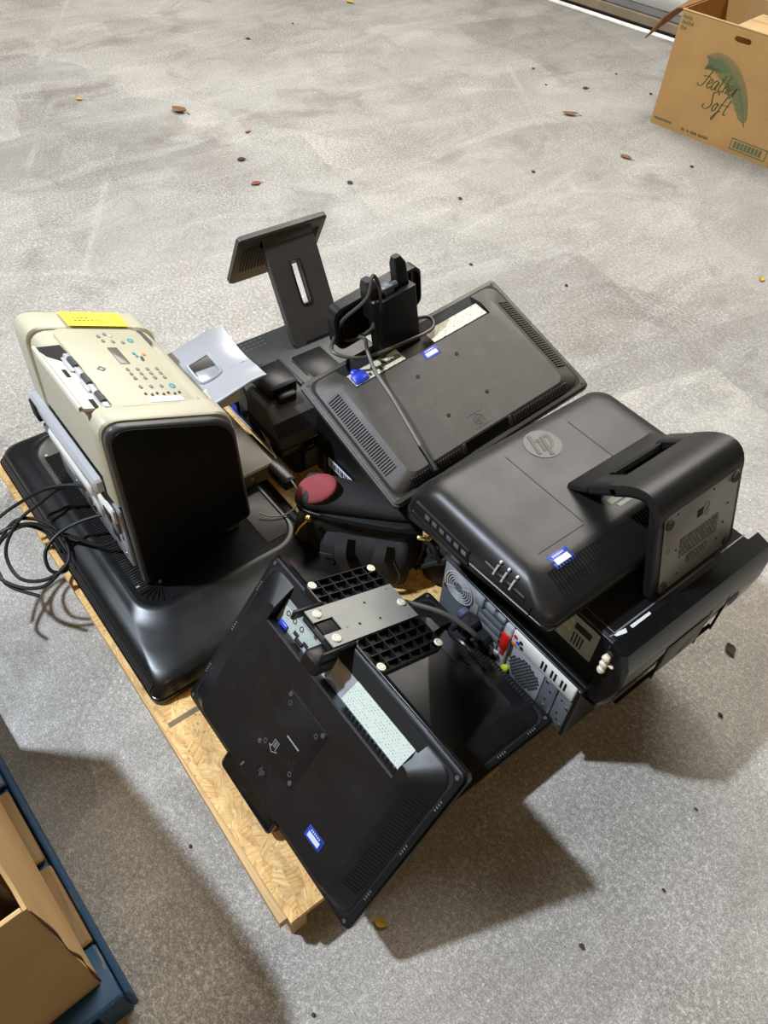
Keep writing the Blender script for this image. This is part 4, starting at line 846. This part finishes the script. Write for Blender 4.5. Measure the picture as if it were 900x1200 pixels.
def strap(b):
    pth = catmull([(-.035, -.075, .150), (-.035, -.108, .12), (-.02, -.118, .08), (.010, -.122, .062), (.038, -.119, .08), (.050, -.110, .12), (.052, -.078, .150)], 6); secs = []
    for i, p in enumerate(pth):
        t = (pth[min(i + 1, len(pth) - 1)] - pth[max(0, i - 1)]).normalized(); n = Vector((0, -1, 0)); w = t.cross(n).normalized() * .013
        secs.append([tuple(p - w), tuple(p + w), tuple(p + w + n * .003), tuple(p - w + n * .003)])
    b.loft(secs)
part('handle_strap', 'nylon_soft', bag, strap)
part('stitching', 'cable_grey', bag, lambda b: [b.tube([(-.055, -.100, .10), (-.055, -.1015, .04)], .001, 4, smooth=0), b.tube([(-.085, -.0995, .098), (-.058, -.1005, .098)], .001, 4, smooth=0)])

pch = thing('black_filler', 'black soft pouch in the dark gap between the camera bag and the tower', 'pouch', (-.432, .765, .106), (0, 0, R(30)))  # soft black cloth shape added to fill the gap with dark
part('body', 'nylon', pch, lambda b: b.loft([rr(-.06 + i, .06 - i, -.10 + j, .09 - j, .04, z, 6) for i, j, z in ((.012, .012, 0), (0, 0, .015), (-.004, 0, .06), (.006, .01, .11), (.022, .03, .135), (.045, .06, .142))]), ang=80)
part('flap', 'nylon_soft', pch, lambda b: b.loft([rr(-.06 + i, .05 - i, -.098 + j, .0 - j, .03, z, 6) for i, j, z in ((.0, .0, .10), (.004, .004, .128), (.02, .02, .14))]), ang=80)
part('strap', 'nylon_soft', pch, lambda b: b.tube([(-.07, -.09, .03), (-.03, -.108, .09), (.03, -.09, .135), (.06, -.02, .12)], .006, 6))

# ------------------------------------------------------------------ printed carton at the top right
fb = thing('carton', 'open kraft carton printed with a green feather by the roller door', 'box', (-1.974, 3.423, 0), (0, 0, R(7.4)))
BW, BD, BH = .625, .42, .493
fmx = Matrix.Translation((0, 0, 0)) @ Matrix.Rotation(R(90), 4, 'X')     # x across, y up, z towards camera
def frontp(b):
    hx, hy, hw, hh = BW / 2 + .0, .445, .040, .012
    for x0, x1, y0, y1 in ((0, BW, 0, hy - hh), (0, BW, hy + hh, BH), (0, hx - hw, hy - hh, hy + hh), (hx + hw, BW, hy - hh, hy + hh)): b.box(x0, y0, -.005, x1, y1, 0)
    for s_ in (-1, 1):
        a0 = hx + s_ * hw; b.prism([(a0, hy - hh), (a0 - s_ * hh, hy - hh), (a0 - s_ * hh * .3, hy - hh * .7), (a0, hy), ], -.005, 0); b.prism([(a0, hy + hh), (a0 - s_ * hh, hy + hh), (a0 - s_ * hh * .3, hy + hh * .7), (a0, hy)], -.005, 0)
part('front_wall', 'card', fb, frontp, m=fmx)
part('left_wall', 'card', fb, lambda b: b.box(0, .005, 0, .005, BD, BH))
part('right_wall', 'card', fb, lambda b: b.box(BW - .005, .005, 0, BW, BD, BH))
part('back_wall', 'card', fb, lambda b: b.box(.005, BD - .005, 0, BW - .005, BD, BH))
part('bottom', 'card_in', fb, lambda b: b.box(.005, .005, .001, BW - .005, BD - .005, .006))
part('fold_edge', 'card_light', fb, lambda b: b.tube([(.0, -.001, BH), (BW, -.001, BH)], .004, 6, smooth=0))
part('flap', 'card_in', fb, lambda b: b.loft([[(0, .004, BH), (0, BD - .004, BH), (0, BD - .004, BH + .005), (0, .004, BH + .005)], [(-.035, .01, BH - .01), (-.035, BD - .02, BH + .02), (-.035, BD - .02, BH + .025), (-.035, .01, BH - .005)],
     [(-.09, .02, BH - .06), (-.09, BD - .04, BH - .01), (-.094, BD - .04, BH - .006), (-.094, .02, BH - .056)], [(-.155, .02, BH - .165), (-.15, BD - .06, BH - .09), (-.154, BD - .06, BH - .086), (-.159, .02, BH - .162)]]), label='brown flap folded outwards')
part('flap', 'card', fb, lambda b: b.box(.01, 0, 0, BW - .01, .004, .16, m=Matrix.Translation((0, BD, BH)) @ Matrix.Rotation(R(-20), 4, 'X')))
fz = fmx @ Matrix.Translation((0, 0, .0006))
pen = lambda w0, w1: (lambda u, t: w0 + (w1 - w0) * abs(t.y))
def script(b, strokes, ox, oy, sc, slant=.35):
    for st_ in strokes: b.ribbon([((ox + (x + y * slant) * sc), oy + y * sc) for x, y in st_], pen(.0022, .0058), .0005, m=fz)
FE = [[(.05, 1.55), (.25, 1.75), (.6, 1.62), (1.2, 1.72), (1.5, 1.62)], [(.85, 1.62), (.75, .9), (.62, .15), (.30, -.02), (.1, .18)], [(.30, .85), (.7, .95), (1.05, .86)]]
def e_(x): return [(x, .32), (x + .3, .55), (x + .28, .8), (x + .08, .75), (x + .02, .3), (x + .2, .0), (x + .45, .2)]
def a_(x): return [(x + .42, .7), (x + .2, .82), (x + .0, .45), (x + .1, .02), (x + .3, .1), (x + .44, .78), (x + .44, .1), (x + .58, .1)]
def tt(x): return [(x + .12, 1.45), (x + .1, .3), (x + .22, .0), (x + .4, .15)]
def th_(x): return [(x + .08, 1.6), (x + .05, .02)]
def h2(x): return [(x + .05, .4), (x + .22, .8), (x + .34, .6), (x + .34, .1), (x + .5, .12)]
def r_(x): return [(x, .1), (x + .08, .8), (x + .1, .0), (x + .12, .55), (x + .3, .84), (x + .42, .7)]
FEATHER = FE + [e_(1.0), a_(1.50), tt(2.12), [(1.98, 1.0), (2.5, 1.06)], th_(2.62), h2(2.62), e_(3.12), r_(3.62)]
SS = [[(1.0, 1.5), (.75, 1.75), (.4, 1.5), (.6, 1.0), (.78, .45), (.45, .0), (.05, .15), (.1, .4)]]
o_ = [(1.25, .8), (1.05, .5), (1.15, .02), (1.38, .2), (1.36, .7), (1.22, .82), (1.4, .66), (1.6, .7)]
f2 = [(2.05, 1.5), (1.9, 1.7), (1.78, 1.2), (1.72, .0), (1.62, -.7), (1.5, -.55), (1.74, .1), (2.0, .25)]
SOFT = SS + [o_, f2, [(1.6, .78), (2.5, .86)], tt(2.2)]
part('lettering', 'ink_brown', fb, lambda b: script(b, FEATHER, .165, .226, .050, .28), label='script lettering reading Feather')
part('lettering', 'ink_brown', fb, lambda b: script(b, SOFT, .225, .142, .048, .28), label='script lettering reading Soft')
def feather(b):
    q = catmull([(x, y, 0) for x, y in ((.190, .330), (.235, .340), (.29, .325), (.345, .285), (.39, .235), (.425, .18), (.452, .125))], 8)
    b.ribbon([(p[0], p[1]) for p in [(v.x, v.y) for v in q][::6]], .005, .0007, m=fz)
    N = len(q)
    for i in range(2, N - 3, 1):
        u = i / N; p = q[i]; t = (q[i + 1] - q[i - 1]).normalized(); n = Vector((-t.y, t.x, 0))
        L = .068 * (sin(pi * min(1, u * .93 + .05)) ** .6) * (1 + .12 * sin(i * 2.3)); L2 = .046 * (sin(pi * min(1, u * .9 + .08)) ** .6)
        for sgn, l_ in ((1, L2), (-1, L)):
            d = (n * sgn * .8 - t * .55).normalized(); e2 = p + d * l_ - t * l_ * .25
            mid_ = p + d * l_ * .55
            b.ribbon([(p.x, p.y), (mid_.x, mid_.y), (e2.x, e2.y)], lambda uu, tt_: .0062 * (1 - .7 * uu), .0003, m=fz, smooth=3)
part('feather_print', 'ink_green', fb, feather, label='printed green feather')
def bits(b, x0, x1, y0, y1, n, gap=.35):
    w = (x1 - x0) / n
    for k in range(n): b.box(x0 + k * w, y0 + .15 * (y1 - y0) * ((k * 7) % 3 == 0), 0, x0 + k * w + w * (1 - gap), y1 - .2 * (y1 - y0) * ((k * 5) % 3 == 1), .0005, m=fz)
part('small_print', 'ink_green', fb, lambda b: [bits(b, .012, .058, BH - .034, BH - .020, 6), bits(b, .012, .072, BH - .056, BH - .040, 7), bits(b, .012, .045, BH - .078, BH - .062, 4)])
part('small_print', 'ink_green', fb, lambda b: bits(b, .014, .110, .026, .036, 12, .12))
part('small_print', 'ink_brown', fb, lambda b: [bits(b, .165, .185, .018, .030, 3), bits(b, .195, .207, .018, .028, 2), bits(b, .215, .25, .018, .030, 5), bits(b, .258, .31, .018, .030, 7)])
part('print_box', 'ink_green', fb, lambda b: [b.box(x0, y0, 0, x1, y1, .0005, m=fz) for x0, x1, y0, y1 in ((.42, .60, .018, .022), (.42, .60, .064, .068), (.42, .424, .018, .068), (.596, .60, .018, .068))] + [b.box(.436 + k * .018, .028, 0, .449 + k * .018, .058, .0004, m=fz) for k in range(8)])
c1 = thing('carton', 'small pale carton packed inside the open feather-printed box', 'box', (-1.974, 3.423, 0), (0, 0, R(7.4)))
part('body', 'card_light', c1, lambda b: b.box(.24, .06, .20, .60, .30, .478, .003))
part('tape', 'card_tan', c1, lambda b: b.box(.24, .17, .478, .60, .19, .4786))
part('base', 'card_light', c1, lambda b: b.box(.25, .07, .006, .59, .29, .2))
c2 = thing('carton', 'taller brown carton at the back inside the feather-printed box', 'box', (-1.974, 3.423, 0), (0, 0, R(7.4)))
part('body', 'card_tan', c2, lambda b: b.box(.16, .315, .007, .58, .405, .53, .003))
part('tape', 'card_light', c2, lambda b: b.box(.16, .352, .53, .58, .368, .5306))

# ------------------------------------------------------------------ blue pallet and carton at the lower left
bpal = thing('pallet', 'blue painted wooden pallet cut off at the lower left corner of the picture', 'pallet', (-.072, -.254, 0), (0, 0, R(2.5)))
part('edge_board', 'blue_paint', bpal, lambda b: b.box(-1.15, -.010, .018, -.0, 0, .106, .003))
part('end_board', 'blue_paint', bpal, lambda b: b.box(-.098, -1.0, .098, 0, -.0105, .1155, .003))
for k in range(6): 
    part('deck_board', 'blue_paint' if k == 2 else 'wood_old', bpal, lambda b: b.box(-.262 - k * .172, -1.0, .098, -.104 - k * .172, -.011 - .003 * (k % 2), .115, .003))
part('stringer', 'blue_paint', bpal, lambda b: b.box(-1.14, -.06, .0, -.002, -.0105, .097, .003))
part('stringer', 'blue_paint', bpal, lambda b: b.box(-1.14, -1.0, .0, -.004, -.955, .097, .003))
part('bottom_board', 'blue_paint', bpal, lambda b: b.box(-.09, -.95, .0, -.002, -.062, .02, .002))
cb = thing('carton', 'plain tan carton with a hand hole standing on the blue pallet', 'box', (-.108, -.284, .118), (0, 0, R(3)))
CH = .43
def cwall(b, L, flip):
    pts = [(0, 0), (-L, 0), (-L, CH)]
    hx = [(-.30, CH + .05), (-.16, CH + .05), (-.10, CH + .04), (-.055, CH + .012), (-.03, CH - .008), (0, CH - .012)]
    b.prism(pts + hx if flip else pts + [(0, CH)], -.005, 0)
cm1 = Matrix.Rotation(R(90), 4, 'X')
part('side_wall', 'card_tan', cb, lambda b: cwall(b, .60, True), m=Matrix.Translation((0, -.005, 0)) @ cm1)
part('end_wall', 'card_tan', cb, lambda b: b.box(-.005, -.42, 0, 0, -.005, CH - .012))
part('side_wall', 'card_tan', cb, lambda b: b.box(-.6, -.425, 0, 0, -.42, CH))
part('end_wall', 'card_tan', cb, lambda b: b.box(-.6, -.42, 0, -.595, -.005, CH))
part('bottom', 'card_in', cb, lambda b: b.box(-.595, -.42, .001, -.005, -.01, .006))
part('torn_edge', 'edge_dark', cb, lambda b: b.tube([(.001, .001, .01), (.002, .002, .10), (.0015, .004, .16), (.003, .001, .22), (.001, .003, .30), (.002, .001, CH - .02)], lambda u: .0016 + .0009 * sin(u * 17), 6))
part('rim', 'card_light', cb, lambda b: b.tube([(-.0025, -.42, CH - .012), (-.0025, -.006, CH - .012)], .004, 6, smooth=0))
dv = thing('black_bundle', 'black plastic item lying inside the tan carton', 'item', (-.36, -.47, .126), (0, 0, R(20)))
part('body', 'black_satin', dv, lambda b: b.rbox(-.14, .14, -.10, .10, 0, .20, .03, .01))
part('lead', 'cable_grey', dv, lambda b: b.tube([(-.1, 0, .205), (0, .04, .215), (.1, -.02, .206)], .004, 6))

# ------------------------------------------------------------------ leaves and litter on the concrete
def leaf(x, y, ln, wd_, rot, mat, label, kind='dead_leaf', cat='leaf', curl=.35, up=.004):
    b = MB(); n = 8; L = []
    for k in range(n + 1):
        u = k / n; w = wd_ * (sin(pi * min(.98, max(.02, u))) ** .8) / 2; xx = ln * (u - .5); z = .002 + ln * curl * (abs(u - .45) ** 1.6) * .5
        L.append([(xx, -w, z + w * .35), (xx, 0, z), (xx, w, z + w * .45), (xx, w, z + w * .45 + .001), (xx, 0, z + .001), (xx, -w, z + w * .35 + .001)])
    b.loft(L); o = b.build(kind, mat); o.location = (x, y, 0); o.rotation_euler = (0, 0, R(rot)); tag(o, label, cat)
    part('stem', 'leaf_dark', o, lambda b_: b_.tube([(ln * .5, 0, .002 + ln * curl * .09), (ln * .72, ln * .06, .002)], ln * .02, 5, smooth=2))
    return o
leaf(-3.245, 1.53, .085, .05, 20, 'leaf', 'largest curled brown leaf on the open concrete at the upper left', curl=.9)
leaf(-2.242, 3.132, .080, .035, 40, 'leaf', 'largest curled brown leaf on the concrete left of the feather-printed carton', curl=.8)
leaf(-1.778, 3.008, .060, .028, 10, 'leaf', 'small tan leaf on the concrete just below the feather-printed carton')
leaf(-2.671, 1.519, .038, .026, 60, 'leaf_dark', 'small dark leaf above the raised stand, left of a reddish leaf')
leaf(-2.455, 1.458, .045, .026, 80, 'leaf_red', 'small reddish leaf nearest the raised stand at the upper left')
leaf(-3.601, 1.197, .036, .022, 30, 'leaf_yellow', 'small yellow leaf on the concrete near the left edge')
leaf(-4.122, 3.166, .060, .035, 0, 'leaf_yellow', 'yellowish leaf at the very top edge of the picture')
leaf(-.811, 2.661, .034, .022, 120, 'leaf_yellow', 'tiny yellow leaf alone at the right edge above the black computers')
leaf(-2.89, 1.685, .030, .014, 95, 'leaf_red', 'thin reddish sliver of leaf between the two small dark leaves')
leaf(.109, 1.182, .034, .024, -35, 'leaf_dark', 'dark shrivelled leaf with a stem in the shadow beside the tower bezel', curl=.6)
leaf(-2.254, 1.793, .030, .02, 15, 'leaf_dark', 'tiny dark leaf right of the raised stand on open floor')
leaf(-2.429, 3.45, .035, .02, 65, 'leaf_dark', 'tiny dark leaf between the roller door and the largest leaf by the carton')
leaf(-3.892, 2.30, .030, .018, 35, 'leaf_dark', 'tiny dark leaf high on the floor at top centre left')
leaf(.075, .150, .026, .018, 25, 'leaf_yellow', 'yellowed leaf in the shadow by the front corner of the leaning monitor')
def crumb(x, y, s_, mat, label, seed):
    rnd = random.Random(seed); b = MB(); b.sphere((0, 0, s_ * .35), s_, n=7, k=5, sc=(1, .7, .4))
    b.v = [(vx * (1 + rnd.uniform(-.25, .25)), vy * (1 + rnd.uniform(-.25, .25)), max(0, vz)) for vx, vy, vz in b.v]
    o = b.build('debris', mat); o.location = (x, y, .0003); tag(o, label, 'debris', 'crumbs of debris on the concrete')
G_ = [(-2.057, 2.888), (-2.571, 3.3), (-1.906, 2.538), (-3.73, 2.699), (-3.977, 2.651), (-1.551, 3.2), (-2.718, 3.7), (-2.48, 3.75), (-2.766, 3.4), (-3.545, 2.683), (-1.2, 2.0), (-1.9, 2.1), (-3.1, 2.2), (-1.5, 1.8), (-2.2, 3.7), (-3.3, 2.0)]
for k, (x, y) in enumerate(G_): crumb(x, y, .006 + .004 * ((k * 7) % 3) / 2, 'leaf_dark' if k % 3 else 'white', 'tiny crumb of debris on the open concrete behind the heap', k)
G2 = [(-.255, -.06), (.33, .42), (.36, .62), (.42, .98), (.30, .80), (.20, 1.02), (.12, -.03)]
for k, (x, y) in enumerate(G2): crumb(x, y, .0045 + .002 * (k % 2), 'leaf_dark', 'tiny dark crumb of debris on the concrete in front of the heap', 30 + k)
